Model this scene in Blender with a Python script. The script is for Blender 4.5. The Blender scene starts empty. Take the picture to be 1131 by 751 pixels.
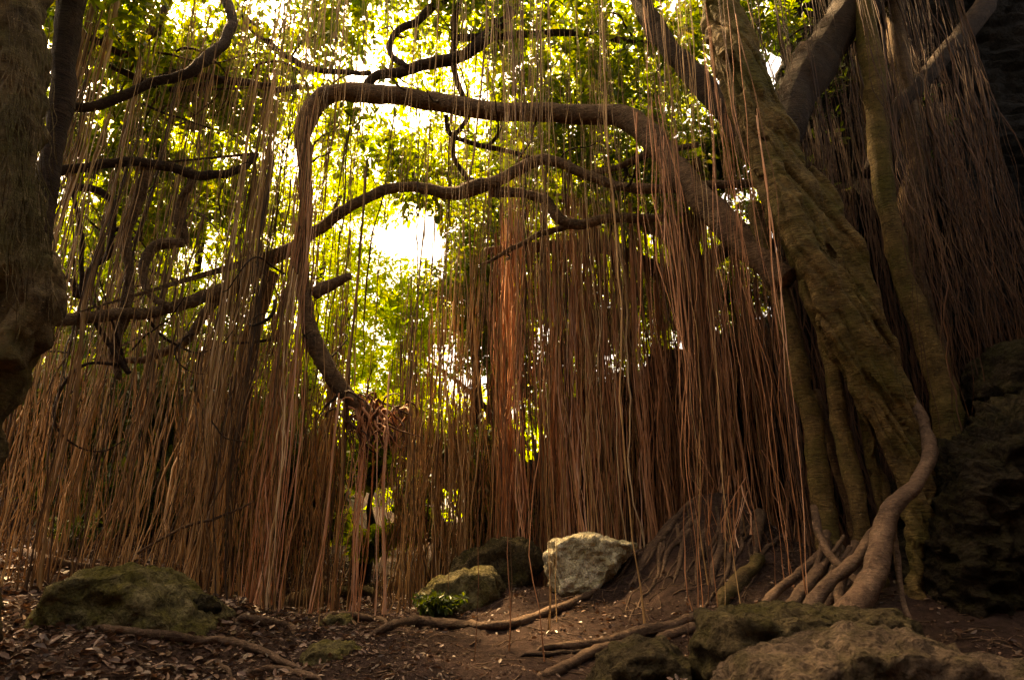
import bpy, bmesh, math
import numpy as np
from mathutils import Vector

rng = np.random.default_rng(11)
R = math.radians
sc = bpy.context.scene
C = sc.collection

# ------------------------------------------------------------------ camera
PW, PH, F = 1131.0, 751.0, 740.0
PITCH, CH = R(18.0), 1.1
CF = np.array([0, math.cos(PITCH), math.sin(PITCH)])
CU = np.array([0, -math.sin(PITCH), math.cos(PITCH)])
CR = np.array([1.0, 0, 0])
CP = np.array([0, 0, CH])
cam = bpy.data.cameras.new('camera')
cam.sensor_width = 36.0
cam.lens = 36.0 * F / PW
cam.clip_end = 2000
cam.clip_start = 0.05
co = bpy.data.objects.new('camera', cam)
C.objects.link(co)
co.location = CP
co.rotation_euler = (R(90) + PITCH, 0, 0)
sc.camera = co


def ray(px, py):
    return CF + CR * ((px - PW / 2) / F) + CU * ((PH / 2 - py) / F)


def at(px, py, Y):
    """point of the place seen at a photo pixel, Y metres ahead"""
    d = ray(px, py)
    return CP + d * (Y / d[1])


def mpp(px, py, Y):
    d = ray(px, py)
    return (Y / d[1]) / F


# ------------------------------------------------------------------ noise
def _h(ix, iy, iz, s):
    n = (ix * 374761393 + iy * 668265263 + iz * 2147483647 + s * 1274126177).astype(np.int64)
    n = (n ^ (n >> 13)) * 1274126177
    n = n & 0x7fffffff
    n = (n ^ (n >> 16)) & 0xffff
    return n / 65535.0


def vn(p, s=0):
    p = np.asarray(p, float)
    i = np.floor(p).astype(np.int64)
    f = p - i
    f = f * f * (3 - 2 * f)
    r = 0
    for dx in (0, 1):
        wx = f[:, 0] if dx else 1 - f[:, 0]
        for dy in (0, 1):
            wy = f[:, 1] if dy else 1 - f[:, 1]
            for dz in (0, 1):
                wz = f[:, 2] if dz else 1 - f[:, 2]
                r = r + wx * wy * wz * _h(i[:, 0] + dx, i[:, 1] + dy, i[:, 2] + dz, s)
    return r * 2 - 1


def fbm(p, o=4, s=0):
    r, a = 0, 1.0
    for k in range(o):
        r = r + a * vn(p * (2.03 ** k) + 17.3 * k, s + k)
        a *= 0.5
    return r


def ss(a, b, x):
    t = np.clip((np.asarray(x, float) - a) / (b - a), 0, 1)
    return t * t * (3 - 2 * t)


# ------------------------------------------------------------------ terrain
def ground(x, y):
    x = np.atleast_1d(np.asarray(x, float))
    y = np.atleast_1d(np.asarray(y, float))
    z = 0.062 * (np.clip(y, 6.5, 14) - 6.5)
    z = z + 1.0 * ss(-3.2, -8.5, x) * ss(4, 9, y)
    z = z + 0.75 * ss(0.8, 5, x) * ss(5.5, 10, y)
    z = z + 1.25 * np.exp(-((x - 3.5) / 1.0) ** 2 - ((y - 11.6) / 1.2) ** 2)
    z = z + 2.4 * ss(13.6, 20, y) * ss(-4.4, -8, x)
    z = z + 1.2 * ss(13.4, 18, y) * ss(-0.6, 3.0, x)
    z = z + 2.5 * ss(14, 40, y)
    z = z + 0.36 * np.exp(-((x - 1.3) / 1.5) ** 2 - ((y - 12.0) / 1.5) ** 2)
    z = z + 0.3 * np.exp(-((x - 1.9) / 0.6) ** 2 - ((y - 11.5) / 0.7) ** 2) + 0.12 * np.exp(-((x - 1.1) / 0.8) ** 2 - ((y - 11.2) / 0.7) ** 2)
    z = z + 0.12 * np.exp(-((x + 4.7) / 1.5) ** 2 - ((y - 9.0) / 1.3) ** 2)
    wob = 0.8 * np.sin(x * 0.9 + 1) + 0.7 * np.sin(y * 0.8) + 0.4 * np.sin(x * 2.1 + y * 1.7)
    z = z + 10 * ss(-3.5, -8, y + wob * 0.6)  # unseen banks behind and beside the camera, added to block side light
    z = z + 9.5 * ss(7.6, 10.5, x + wob * 0.3) * ss(-4, 0, y) * ss(13, 9, y)
    z = z + 8 * ss(-9.5, -12.5, x + wob * 0.3) * ss(-4, 0, y) * ss(12, 8, y)
    p = np.stack([x, y, 0 * x], 1)
    near = ss(60, 25, np.abs(y)) * ss(60, 25, np.abs(x))
    z = z + near * (0.16 * vn(p * 0.7, 3) + 0.055 * vn(p * 2.3, 4) + 0.026 * vn(p * 6.1, 5) + 0.014 * vn(p * 15, 6))
    return z


def g1(x, y):
    return float(ground(x, y)[0])


def gpx(px, py, ymin=4.0, ymax=30.0):
    """where the sight line through a pixel meets the ground"""
    d = ray(px, py)
    Y = np.linspace(ymin, ymax, 1400)
    P = CP + d[None, :] * (Y / d[1])[:, None]
    h = P[:, 2] - ground(P[:, 0], P[:, 1])
    k = np.argmax(h < 0) if (h < 0).any() else len(Y) - 1
    return P[k]


# ------------------------------------------------------------------ objects
def tag(o, label=None, cat=None, group=None, kind=None):
    if label: o['label'] = label
    if cat: o['category'] = cat
    if group: o['group'] = group
    if kind: o['kind'] = kind
    return o


def empty(name, loc, label, cat, group=None):
    o = bpy.data.objects.new(name, None)
    C.objects.link(o)
    o.location = loc
    o.empty_display_size = 0.2
    return tag(o, label, cat, group)


def wloc(o):
    v = np.zeros(3)
    while o is not None:
        v = v + np.array(o.location)
        o = o.parent
    return v


def mesh(name, V, Fq, mat, parent=None, rnd=None, smooth=True, base=None, tri=False):
    """one mesh object from world-space vertices"""
    V = np.asarray(V, float)
    Fq = np.asarray(Fq, np.int32)
    if parent is not None:
        org, loc = wloc(parent), (0, 0, 0)
    elif base is not None:
        org, loc = np.asarray(base, float), base
    else:
        org = np.array([V[:, 0].mean(), V[:, 1].mean(), V[:, 2].min()])
        loc = org
    me = bpy.data.meshes.new(name)
    me.vertices.add(len(V))
    me.vertices.foreach_set('co', (V - org).astype(np.float32).ravel())
    k = Fq.shape[1]
    me.loops.add(len(Fq) * k)
    me.loops.foreach_set('vertex_index', Fq.ravel())
    me.polygons.add(len(Fq))
    me.polygons.foreach_set('loop_start', np.arange(0, len(Fq) * k, k, dtype=np.int32))
    me.polygons.foreach_set('use_smooth', np.full(len(Fq), smooth))
    if rnd is not None:
        a = me.attributes.new('rnd', 'FLOAT', 'POINT')
        a.data.foreach_set('value', np.asarray(rnd, np.float32))
    me.update(calc_edges=True)
    me.materials.append(mat)
    o = bpy.data.objects.new(name, me)
    C.objects.link(o)
    o.location = loc
    if parent is not None:
        o.parent = parent
    return o


def cat_mesh(parts):
    """merge (V, F, rnd) triples"""
    Vs, Fs, Rs, n = [], [], [], 0
    for V, Fq, r in parts:
        Vs.append(V); Fs.append(Fq + n); Rs.append(r)
        n += len(V)
    return np.concatenate(Vs), np.concatenate(Fs), np.concatenate(Rs)


def catmull(P, rr, sub=6):
    P = np.asarray(P, float); rr = np.asarray(rr, float)
    Q = np.concatenate([[2 * P[0] - P[1]], P, [2 * P[-1] - P[-2]]])
    q = np.concatenate([[rr[0]], rr, [rr[-1]]])
    out, ro = [], []
    for i in range(1, len(Q) - 2):
        for t in np.arange(sub) / sub:
            out.append(0.5 * (2 * Q[i] + (Q[i + 1] - Q[i - 1]) * t + (2 * Q[i - 1] - 5 * Q[i] + 4 * Q[i + 1] - Q[i + 2]) * t * t
                              + (3 * Q[i] - Q[i - 1] - 3 * Q[i + 1] + Q[i + 2]) * t ** 3))
            ro.append(q[i] * (1 - t) + q[i + 1] * t)
    out.append(P[-1]); ro.append(rr[-1])
    return np.array(out), np.array(ro)


def tube(P, rr, k=8, rough=0.0, seed=0, caps=True, val=None):
    P = np.asarray(P, float); rr = np.asarray(rr, float)
    n = len(P)
    T = np.gradient(P, axis=0)
    T /= np.linalg.norm(T, axis=1)[:, None] + 1e-9
    up = np.array([0, 0, 1.0]) if abs(T[0, 2]) < 0.8 else np.array([1.0, 0, 0])
    N = np.zeros((n, 3))
    v = np.cross(T[0], up); N[0] = v / np.linalg.norm(v)
    for i in range(1, n):
        v = N[i - 1] - T[i] * np.dot(N[i - 1], T[i])
        N[i] = v / (np.linalg.norm(v) + 1e-9)
    B = np.cross(T, N)
    a = np.arange(k) * 2 * math.pi / k
    D = N[:, None, :] * np.cos(a)[None, :, None] + B[:, None, :] * np.sin(a)[None, :, None]
    V = P[:, None, :] + D * rr[:, None, None]
    if rough:
        sca = 0.9 / max(float(np.mean(rr)), 0.02)
        nz = fbm(V.reshape(-1, 3) * sca, 3, seed).reshape(n, k)
        nz2 = vn(np.stack([np.arange(n).repeat(k) * 0.0 + a[None].repeat(n, 0).ravel() * 1.3,
                           np.arange(n).repeat(k) * 0.12, np.full(n * k, seed * 1.7)], 1), seed + 9).reshape(n, k)
        V = V + D * (rr[:, None] * rough * (nz + 0.8 * nz2))[:, :, None]
    V = V.reshape(-1, 3)
    i = np.arange(n - 1)[:, None] * k
    j = np.arange(k)[None, :]
    j2 = (j + 1) % k
    Fq = np.stack([i + j, i + j2, i + k + j2, i + k + j], -1).reshape(-1, 4)
    if caps:
        V = np.concatenate([V, [P[0] - T[0] * rr[0] * 0.3, P[-1] + T[-1] * rr[-1] * 0.3]])
        c0, c1 = n * k, n * k + 1
        fs = []
        for q in range(0, k, 2):
            fs.append([c0, (q + 2) % k, q + 1, q])
            b = (n - 1) * k
            fs.append([c1, b + q, b + q + 1, b + (q + 2) % k])
        Fq = np.concatenate([Fq, np.array(fs)])
    r = np.full(len(V), rng.random() if val is None else val)
    return V, Fq, r


def limb_px(pts, Y0, Y1, k=12, sub=6, rough=0.14, seed=0, wob=0.0, val=None):
    """limb through photo pixels (px, py, radius px) with depth running Y0 -> Y1"""
    n = len(pts)
    P, rr = [], []
    for i, p in enumerate(pts):
        Y = p[3] if len(p) > 3 else Y0 + (Y1 - Y0) * i / (n - 1)
        P.append(at(p[0], p[1], Y))
        rr.append(p[2] * mpp(p[0], p[1], Y))
    P, rr = catmull(P, rr, sub)
    if wob:
        P = P + 0.4 * wob * np.stack([vn(P * 5.3 + 5 * q, seed + 7 + q) for q in range(3)], 1)
        P = P + wob * np.stack([vn(P * 1.7 + 5 * q, seed + q) for q in range(3)], 1)
    rr = rr * (1 + 0.14 * vn(P * 2.6, seed + 31) + 0.28 * np.clip(vn(P * 3.1, seed + 35) - 0.35, 0, 1))
    return tube(P, rr, k, rough, seed, val=val)


def limb(pts, k=10, sub=6, rough=0.14, seed=0, val=None):
    P, rr = catmull([p[:3] for p in pts], [p[3] for p in pts], sub)
    rr = rr * (1 + 0.1 * vn(P * 2.6, seed + 31))
    return tube(P, rr, k, rough, seed, val=val)


# ------------------------------------------------------------------ strands (aerial roots)
def sway(z, ph):
    dx = np.zeros(len(z)); dy = np.zeros(len(z))
    for f, a, p1, p2, q in ph:
        dx += a * np.sin(z * f * q + p1); dy += a * np.sin(z * f * q * 1.1 + p2)
    return dx, dy


def phases(fs):
    return [(f, a, rng.random() * 6.28, rng.random() * 6.28, rng.uniform(0.7, 1.4)) for f, a in fs]


def strand(x, y, zt, zb, r, wob=0.05, hang=False, lean=(0, 0), val=None, k=4, step=0.26, ph=None):
    L = max(zt - zb, 0.3)
    n = int(min(max(L / step, 6), 46))
    t = np.linspace(0, 1, n)
    z = zt - L * t
    dx, dy = sway(z, phases(((1.1, 0.75), (2.6, 0.34), (5.5, 0.15))))
    if ph is not None:
        ex, ey = sway(z, ph)
        dx += ex; dy += ey
    # straight stretches with a few kinks
    kx = np.cumsum(rng.normal(0, 0.1, n) * (rng.random(n) < 0.3)); ky = np.cumsum(rng.normal(0, 0.1, n) * (rng.random(n) < 0.3))
    dx += kx; dy += ky
    env = wob * np.minimum(1, 0.3 + 1.2 * t)
    P = np.stack([x + dx * env + lean[0] * t, y + dy * env + lean[1] * t, z], 1)
    rr = r * (0.8 + 0.25 * np.sin(z * rng.uniform(0.4, 1.6) + rng.random() * 6) + 0.12 * rng.normal(size=n)).clip(0.4, 1.5)
    if hang:
        rr *= np.clip(1.15 - t ** 3, 0.2, 1)
    else:
        rr *= 1 + 0.8 * np.clip(t - 0.93, 0, 1) / 0.07
    a = np.arange(k) * 2 * math.pi / k + rng.random()
    V = np.repeat(P[:, None, :], k, 1)
    V[:, :, 0] += rr[:, None] * np.cos(a)[None]
    V[:, :, 1] += rr[:, None] * np.sin(a)[None]
    V = V.reshape(-1, 3)
    i = np.arange(n - 1)[:, None] * k
    j = np.arange(k)[None, :]
    Fq = np.stack([i + j, i + k + j, i + k + (j + 1) % k, i + (j + 1) % k], -1).reshape(-1, 4)
    v = rng.random() if val is None else val
    return V, Fq, np.full(len(V), v)


def curtain(anchor, n_cl, per=(2, 9), spread=0.09, rad=(0.006, 0.013), wob=0.05, hang=0.25, hang_z=(0.4, 0.9), fat=0.1, vr=(0.0, 1.0)):
    """clusters of strands; anchor() -> (x, y, ztop); returns (size in view, strand)"""
    out = []
    for _ in range(n_cl):
        x, y, zt = anchor()
        m = rng.integers(per[0], per[1] + 1)
        ln = rng.normal(0, 0.09, 2)
        cv = rng.random()
        ph = phases(((0.35, 1.5), (0.9, 0.7), (2.0, 0.25)))
        rope = rng.random() < 0.3
        sp = spread * (0.22 if rope else rng.uniform(0.5, 1.6))
        for q in range(m):
            a = rng.normal(0, sp, 2)
            xx, yy = x + a[0], y + a[1]
            r = rng.uniform(*rad)
            if rng.random() < fat: r *= rng.uniform(1.5, 3.0)
            gz = g1(xx + ln[0], yy + ln[1])
            ztop = zt + rng.normal(0, 0.25)
            if ztop < gz + 0.6: continue
            h = rng.random() < hang
            zb = gz - 0.03
            if h:
                zb = gz + (ztop - gz) * (1 - rng.uniform(*hang_z))
            v = float(np.clip(0.55 * cv + 0.45 * rng.random(), 0, 1)) * (vr[1] - vr[0]) + vr[0]
            s = strand(xx, yy, ztop, zb, r, wob * (rng.uniform(0.7, 1.0) if rope else rng.uniform(0.5, 1.7)), h, ln + rng.normal(0, 0.03 if rope else 0.13, 2), v, 4, 0.26, ph)
            out.append((r / max(yy, 3) * (ztop - zb) ** 0.3, s))
    return out


def put_curtain(tree, strands, mat, top=96):
    strands.sort(key=lambda q: -q[0])
    for _, (V, Fq, r) in strands[:top]:
        mesh('aerial_root', V, Fq, mat, tree, r)
    rest = [s for _, s in strands[top:]]
    if rest:
        V, Fq, r = cat_mesh(rest)
        tag(mesh('aerial_root', V, Fq, mat, tree, r), kind='stuff')


# ------------------------------------------------------------------ leaves
def unit(a):
    return a / (np.linalg.norm(a, axis=-1, keepdims=True) + 1e-9)


def leaves(pos, dirs, size, val, droop=0.25, wid=0.42):
    n = len(pos)
    d = unit(dirs + np.array([0, 0, -droop]) + rng.normal(0, 0.15, (n, 3)))
    up = unit(np.array([0, 0, 1.0]) + rng.normal(0, 0.55, (n, 3)))
    s = unit(np.cross(d, up))
    nn = np.cross(s, d)
    L = size[:, None]
    W = L * wid * rng.uniform(0.8, 1.15, (n, 1))
    fold = rng.uniform(0.1, 0.4, (n, 1))
    cur = rng.uniform(-0.05, 0.22, (n, 1)) * L
    b = pos
    l1 = pos + d * L * 0.38 + s * W * 0.46 + nn * W * fold * 0.5
    r1 = pos + d * L * 0.38 - s * W * 0.46 + nn * W * fold * 0.5
    l2 = pos + d * L * 0.72 + s * W * 0.42 + nn * (W * fold * 0.45 - cur * 0.5)
    r2 = pos + d * L * 0.72 - s * W * 0.42 + nn * (W * fold * 0.45 - cur * 0.5)
    t = pos + d * L * 1.0 - nn * cur
    V = np.stack([b, r1, r2, t, l2, l1], 1).reshape(-1, 3)
    i = np.arange(n)[:, None] * 6
    Fq = np.concatenate([i + np.array([[0, 1, 2, 3]]), i + np.array([[0, 3, 4, 5]])])
    return V, Fq, np.repeat(val, 6)


def crown(blobs, lsize, per=8, clump=0.9, thr=-0.15, seed=0):
    """blobs: (centre, radii, clusters); leaf rosettes at twig ends through the volume"""
    PP, DD = [], []
    for c, rad, n in blobs:
        c = np.asarray(c, float); rad = np.asarray(rad, float)
        m = int(n * 2.2)
        u = unit(rng.normal(size=(m, 3))) * (rng.random((m, 1)) ** 0.45)
        p = c + u * rad
        keep = vn(p * clump, seed) + 0.5 * vn(p * clump * 2.7, seed + 1) > thr
        p, u = p[keep][:n], u[keep][:n]
        PP.append(p); DD.append(unit(u + rng.normal(0, 0.6, u.shape) + np.array([0, 0, 0.15])))
    P = np.concatenate(PP); D = np.concatenate(DD)
    n = len(P)
    pos = np.repeat(P, per, 0)
    dd = np.repeat(D, per, 0)
    out = unit(np.cross(dd, rng.normal(size=dd.shape)))
    dirs = unit(out + dd * rng.uniform(0.0, 0.9, (len(dd), 1)))
    size = lsize * rng.uniform(0.45, 1.35, len(pos)) * np.repeat(rng.uniform(0.75, 1.2, n), per)
    pos = pos + dd * (rng.random((len(pos), 1)) - 0.5) * lsize * 1.6 + dirs * lsize * 0.12
    val = np.clip(np.repeat(rng.random(n), per) * 0.6 + rng.random(len(pos)) * 0.4, 0, 1)
    return leaves(pos, dirs, size, val), P


def twig_set(P, n, r=(0.006, 0.016), L=(0.7, 2.2), curl=0.5):
    """curling thin twigs through a crown"""
    out = []
    idx = rng.integers(0, len(P), n)
    for i in idx:
        p = P[i].copy()
        d = unit(rng.normal(size=3) * np.array([1, 0.7, 0.55]))
        Lg = rng.uniform(*L)
        m = 9
        pts = [p]
        for q in range(m):
            d = unit(d + rng.normal(0, curl * 0.45, 3))
            p = p + d * Lg / m
            pts.append(p)
        rr = np.linspace(rng.uniform(*r), 0.004, m + 1)
        Pq, rq = catmull(pts, rr, 2)
        out.append(tube(Pq, rq, 4, caps=False))
    return cat_mesh(out)


# ------------------------------------------------------------------ materials
def nodes(name):
    m = bpy.data.materials.new(name)
    m.use_nodes = True
    nt = m.node_tree
    nt.nodes.clear()
    out = nt.nodes.new('ShaderNodeOutputMaterial')
    return m, nt, out


def N(nt, t, **kw):
    n = nt.nodes.new(t)
    for k, v in kw.items():
        if k in n.inputs.keys() if hasattr(n.inputs, 'keys') else False:
            n.inputs[k].default_value = v
        else:
            setattr(n, k, v)
    return n


def ramp(nt, fac, stops):
    r = nt.nodes.new('ShaderNodeValToRGB')
    e = r.color_ramp.elements
    while len(e) < len(stops): e.new(0.5)
    for q, (p, c) in zip(e, stops):
        q.position = p
        q.color = (*c, 1) if len(c) == 3 else c
    nt.links.new(fac, r.inputs[0])
    return r.outputs[0]


def mixc(nt, fac, a, b, blend='MIX'):
    m = nt.nodes.new('ShaderNodeMix')
    m.data_type = 'RGBA'
    m.blend_type = blend
    for s, v in ((0, fac), (6, a), (7, b)):
        if isinstance(v, (int, float)): m.inputs[s].default_value = v
        elif isinstance(v, tuple): m.inputs[s].default_value = (*v, 1)
        else: nt.links.new(v, m.inputs[s])
    return m.outputs[2]


def noise(nt, co, scale, detail=6, rough=0.6, stretch=None, dist=0.0):
    if stretch:
        mp = nt.nodes.new('ShaderNodeMapping')
        mp.inputs['Scale'].default_value = stretch
        nt.links.new(co, mp.inputs[0])
        co = mp.outputs[0]
    n = nt.nodes.new('ShaderNodeTexNoise')
    n.inputs['Scale'].default_value = scale
    n.inputs['Detail'].default_value = detail
    n.inputs['Roughness'].default_value = rough
    n.inputs['Distortion'].default_value = dist
    nt.links.new(co, n.inputs['Vector'])
    return n.outputs[0]


def math_n(nt, op, a, b=None, clamp=False):
    m = nt.nodes.new('ShaderNodeMath')
    m.operation = op
    m.use_clamp = clamp
    for s, v in ((0, a), (1, b)):
        if v is None: continue
        if isinstance(v, (int, float)): m.inputs[s].default_value = v
        else: nt.links.new(v, m.inputs[s])
    return m.outputs[0]


def bump(nt, h, strength=0.6, dist=0.05, prev=None):
    b = nt.nodes.new('ShaderNodeBump')
    b.inputs['Strength'].default_value = strength
    b.inputs['Distance'].default_value = dist
    nt.links.new(h, b.inputs['Height'])
    if prev is not None: nt.links.new(prev, b.inputs['Normal'])
    return b.outputs[0]


def principled(nt, out, col, rough=0.85, normal=None, spec=0.25):
    b = nt.nodes.new('ShaderNodeBsdfPrincipled')
    if isinstance(col, tuple): b.inputs['Base Color'].default_value = (*col, 1)
    else: nt.links.new(col, b.inputs['Base Color'])
    b.inputs['Roughness'].default_value = rough
    b.inputs['Specular IOR Level'].default_value = spec
    if normal is not None: nt.links.new(normal, b.inputs['Normal'])
    nt.links.new(b.outputs[0], out.inputs[0])
    return b


def m_bark(name, dark, mid, pale, moss=None, moss_lo=0.55, wrinkle=True):
    m, nt, out = nodes(name)
    co = nt.nodes.new('ShaderNodeTexCoord').outputs['Object']
    n1 = noise(nt, co, 3.2, 8, 0.65)
    n2 = noise(nt, co, 14, 6, 0.6)
    col = ramp(nt, n1, [(0.28, dark), (0.52, mid), (0.78, pale)])
    col = mixc(nt, 0.6, col, ramp(nt, n2, [(0.3, (0.35, 0.33, 0.3)), (0.7, (1.35, 1.3, 1.25))]), 'MULTIPLY')
    # lichen flecks
    fl = ramp(nt, noise(nt, co, 30, 3, 0.5), [(0.62, (0, 0, 0)), (0.7, (1, 1, 1))])
    col = mixc(nt, math_n(nt, 'MULTIPLY', fl, 0.35), col, tuple(min(1, c * 1.7) for c in pale))
    if moss:
        mm = ramp(nt, noise(nt, co, 1.3, 7, 0.65), [(moss_lo - 0.08, (0, 0, 0)), (moss_lo + 0.1, (1, 1, 1))])
        col = mixc(nt, math_n(nt, 'MULTIPLY', mm, 0.85), col, moss)
    wr = noise(nt, co, 1.0, 5, 0.6, (7, 7, 42), 0.6)
    vo = nt.nodes.new('ShaderNodeTexVoronoi'); vo.feature = 'DISTANCE_TO_EDGE'
    vm = nt.nodes.new('ShaderNodeMapping'); vm.inputs['Scale'].default_value = (16, 16, 7)
    nz = nt.nodes.new('ShaderNodeTexNoise'); nz.inputs['Scale'].default_value = 5
    va = nt.nodes.new('ShaderNodeVectorMath'); va.operation = 'ADD'
    nt.links.new(co, nz.inputs['Vector']); nt.links.new(co, va.inputs[0])
    vs = nt.nodes.new('ShaderNodeVectorMath'); vs.operation = 'SCALE'; vs.inputs['Scale'].default_value = 0.16
    nt.links.new(nz.outputs['Color'], vs.inputs[0]); nt.links.new(vs.outputs[0], va.inputs[1])
    nt.links.new(va.outputs[0], vm.inputs[0]); nt.links.new(vm.outputs[0], vo.inputs['Vector'])
    cr = ramp(nt, vo.outputs['Distance'], [(0.0, (0.25, 0.22, 0.2)), (0.09, (1, 1, 1))])
    col = mixc(nt, 0.55, col, cr, 'MULTIPLY')
    wc = ramp(nt, wr, [(0.36, (0.45, 0.42, 0.38)), (0.52, (1.1, 1.1, 1.1))])
    col = mixc(nt, 0.75 if wrinkle else 0.4, col, wc, 'MULTIPLY')
    nb = bump(nt, n1, 0.8, 0.08)
    nb = bump(nt, n2, 0.8, 0.04, nb)
    nb = bump(nt, cr, 0.5, 0.02, nb)
    nb = bump(nt, wr, 1.0 if wrinkle else 0.5, 0.05, nb)
    principled(nt, out, col, 0.85, nb, 0.2)
    return m


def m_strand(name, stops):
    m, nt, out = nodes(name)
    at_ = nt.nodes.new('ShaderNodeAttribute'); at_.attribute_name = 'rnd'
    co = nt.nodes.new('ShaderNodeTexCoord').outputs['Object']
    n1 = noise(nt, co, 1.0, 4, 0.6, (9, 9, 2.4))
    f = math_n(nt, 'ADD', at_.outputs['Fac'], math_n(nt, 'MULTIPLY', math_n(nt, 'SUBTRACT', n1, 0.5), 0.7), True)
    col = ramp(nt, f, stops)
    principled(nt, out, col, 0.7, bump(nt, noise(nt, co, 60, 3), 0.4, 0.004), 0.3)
    return m


def m_leaf(name, stops, tstops, trans=0.5):
    m, nt, out = nodes(name)
    at_ = nt.nodes.new('ShaderNodeAttribute'); at_.attribute_name = 'rnd'
    col = ramp(nt, at_.outputs['Fac'], stops)
    tc = ramp(nt, at_.outputs['Fac'], tstops)
    p = nt.nodes.new('ShaderNodeBsdfPrincipled')
    nt.links.new(col, p.inputs['Base Color'])
    p.inputs['Roughness'].default_value = 0.42
    p.inputs['Specular IOR Level'].default_value = 0.35
    t = nt.nodes.new('ShaderNodeBsdfTranslucent')
    nt.links.new(tc, t.inputs[0])
    mx = nt.nodes.new('ShaderNodeMixShader')
    mx.inputs[0].default_value = trans
    nt.links.new(p.outputs[0], mx.inputs[1]); nt.links.new(t.outputs[0], mx.inputs[2])
    nt.links.new(mx.outputs[0], out.inputs[0])
    return m


def m_rock(name, dark, mid, pale, moss, moss_amt=0.5, scale=1.0, soil=None):
    m, nt, out = nodes(name)
    tc = nt.nodes.new('ShaderNodeTexCoord')
    co = tc.outputs['Object']
    n1 = noise(nt, co, 2.4 * scale, 9, 0.68)
    n2 = noise(nt, co, 9 * scale, 8, 0.65, None, 0.8)
    vo = nt.nodes.new('ShaderNodeTexVoronoi')
    vo.inputs['Scale'].default_value = 7 * scale
    vo.feature = 'F1'
    mp = nt.nodes.new('ShaderNodeVectorMath'); mp.operation = 'ADD'
    nv = nt.nodes.new('ShaderNodeTexNoise'); nv.inputs['Scale'].default_value = 4 * scale
    nt.links.new(co, nv.inputs['Vector'])
    nt.links.new(co, mp.inputs[0]); nt.links.new(nv.outputs['Color'], mp.inputs[1])
    nt.links.new(mp.outputs[0], vo.inputs['Vector'])
    col = ramp(nt, n1, [(0.3, dark), (0.5, mid), (0.72, pale)])
    col = mixc(nt, 0.75, col, ramp(nt, n2, [(0.32, (0.3, 0.28, 0.25)), (0.55, (1, 1, 1)), (0.8, (1.3, 1.25, 1.15))]), 'MULTIPLY')
    pit = ramp(nt, vo.outputs['Distance'], [(0.08, (0.35, 0.3, 0.25)), (0.3, (1, 1, 1))])
    col = mixc(nt, 0.6, col, pit, 'MULTIPLY')
    geo = nt.nodes.new('ShaderNodeNewGeometry')
    sx = nt.nodes.new('ShaderNodeSeparateXYZ'); nt.links.new(geo.outputs['Normal'], sx.inputs[0])
    mm = math_n(nt, 'ADD', noise(nt, co, 1.9 * scale, 8, 0.7), math_n(nt, 'MULTIPLY', sx.outputs[2], 0.08))
    lo = 0.72 - 0.4 * moss_amt
    mf = ramp(nt, mm, [(lo - 0.06, (0, 0, 0)), (lo + 0.1, (1, 1, 1))])
    mcol = ramp(nt, noise(nt, co, 25, 5), [(0.3, tuple(c * 0.45 for c in moss)), (0.7, moss)])
    col = mixc(nt, math_n(nt, 'MULTIPLY', mf, 0.9), col, mcol)
    if soil:
        sf = ramp(nt, noise(nt, co, 3.1, 6, 0.7), [(0.5, (0, 0, 0)), (0.6, (1, 1, 1))])
        col = mixc(nt, math_n(nt, 'MULTIPLY', sf, 0.8), col, soil)
    n3 = noise(nt, co, 26 * scale, 8, 0.75)
    v2 = nt.nodes.new('ShaderNodeTexVoronoi'); v2.inputs['Scale'].default_value = 24 * scale
    nt.links.new(mp.outputs[0], v2.inputs['Vector'])
    p2 = ramp(nt, v2.outputs['Distance'], [(0.1, (0.3, 0.27, 0.24)), (0.32, (1, 1, 1))])
    col = mixc(nt, 0.7, col, ramp(nt, n3, [(0.36, (0.25, 0.23, 0.2)), (0.5, (0.95, 0.95, 0.95)), (0.68, (1.5, 1.45, 1.35))]), 'MULTIPLY')
    col = mixc(nt, 0.45, col, p2, 'MULTIPLY')
    nb = bump(nt, n1, 0.9, 0.14 / scale)
    nb = bump(nt, n2, 1.0, 0.08 / scale, nb)
    nb = bump(nt, n3, 1.0, 0.04 / scale, nb)
    nb = bump(nt, p2, 0.6, 0.03 / scale, nb)
    nb = bump(nt, vo.outputs['Distance'], 0.5, 0.05 / scale, nb)
    principled(nt, out, col, 0.92, nb, 0.15)
    return m


def m_soil():
    m, nt, out = nodes('soil')
    co = nt.nodes.new('ShaderNodeTexCoord').outputs['Object']
    n1 = noise(nt, co, 0.9, 9, 0.7)
    n2 = noise(nt, co, 11, 8, 0.7)
    n3 = noise(nt, co, 45, 5, 0.7)
    col = ramp(nt, n1, [(0.3, (0.022, 0.013, 0.0105)), (0.5, (0.056, 0.034, 0.028)), (0.75, (0.11, 0.069, 0.056))])
    col = mixc(nt, 0.8, col, ramp(nt, n2, [(0.3, (0.35, 0.33, 0.3)), (0.72, (1.5, 1.4, 1.35))]), 'MULTIPLY')
    fl = ramp(nt, n3, [(0.64, (0, 0, 0)), (0.7, (1, 1, 1))])
    col = mixc(nt, math_n(nt, 'MULTIPLY', fl, 0.5), col, (0.2, 0.12, 0.085))
    nb = bump(nt, n2, 1.0, 0.12)
    nb = bump(nt, n3, 1.0, 0.05, nb)
    principled(nt, out, col, 0.95, nb, 0.1)
    return m


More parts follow.
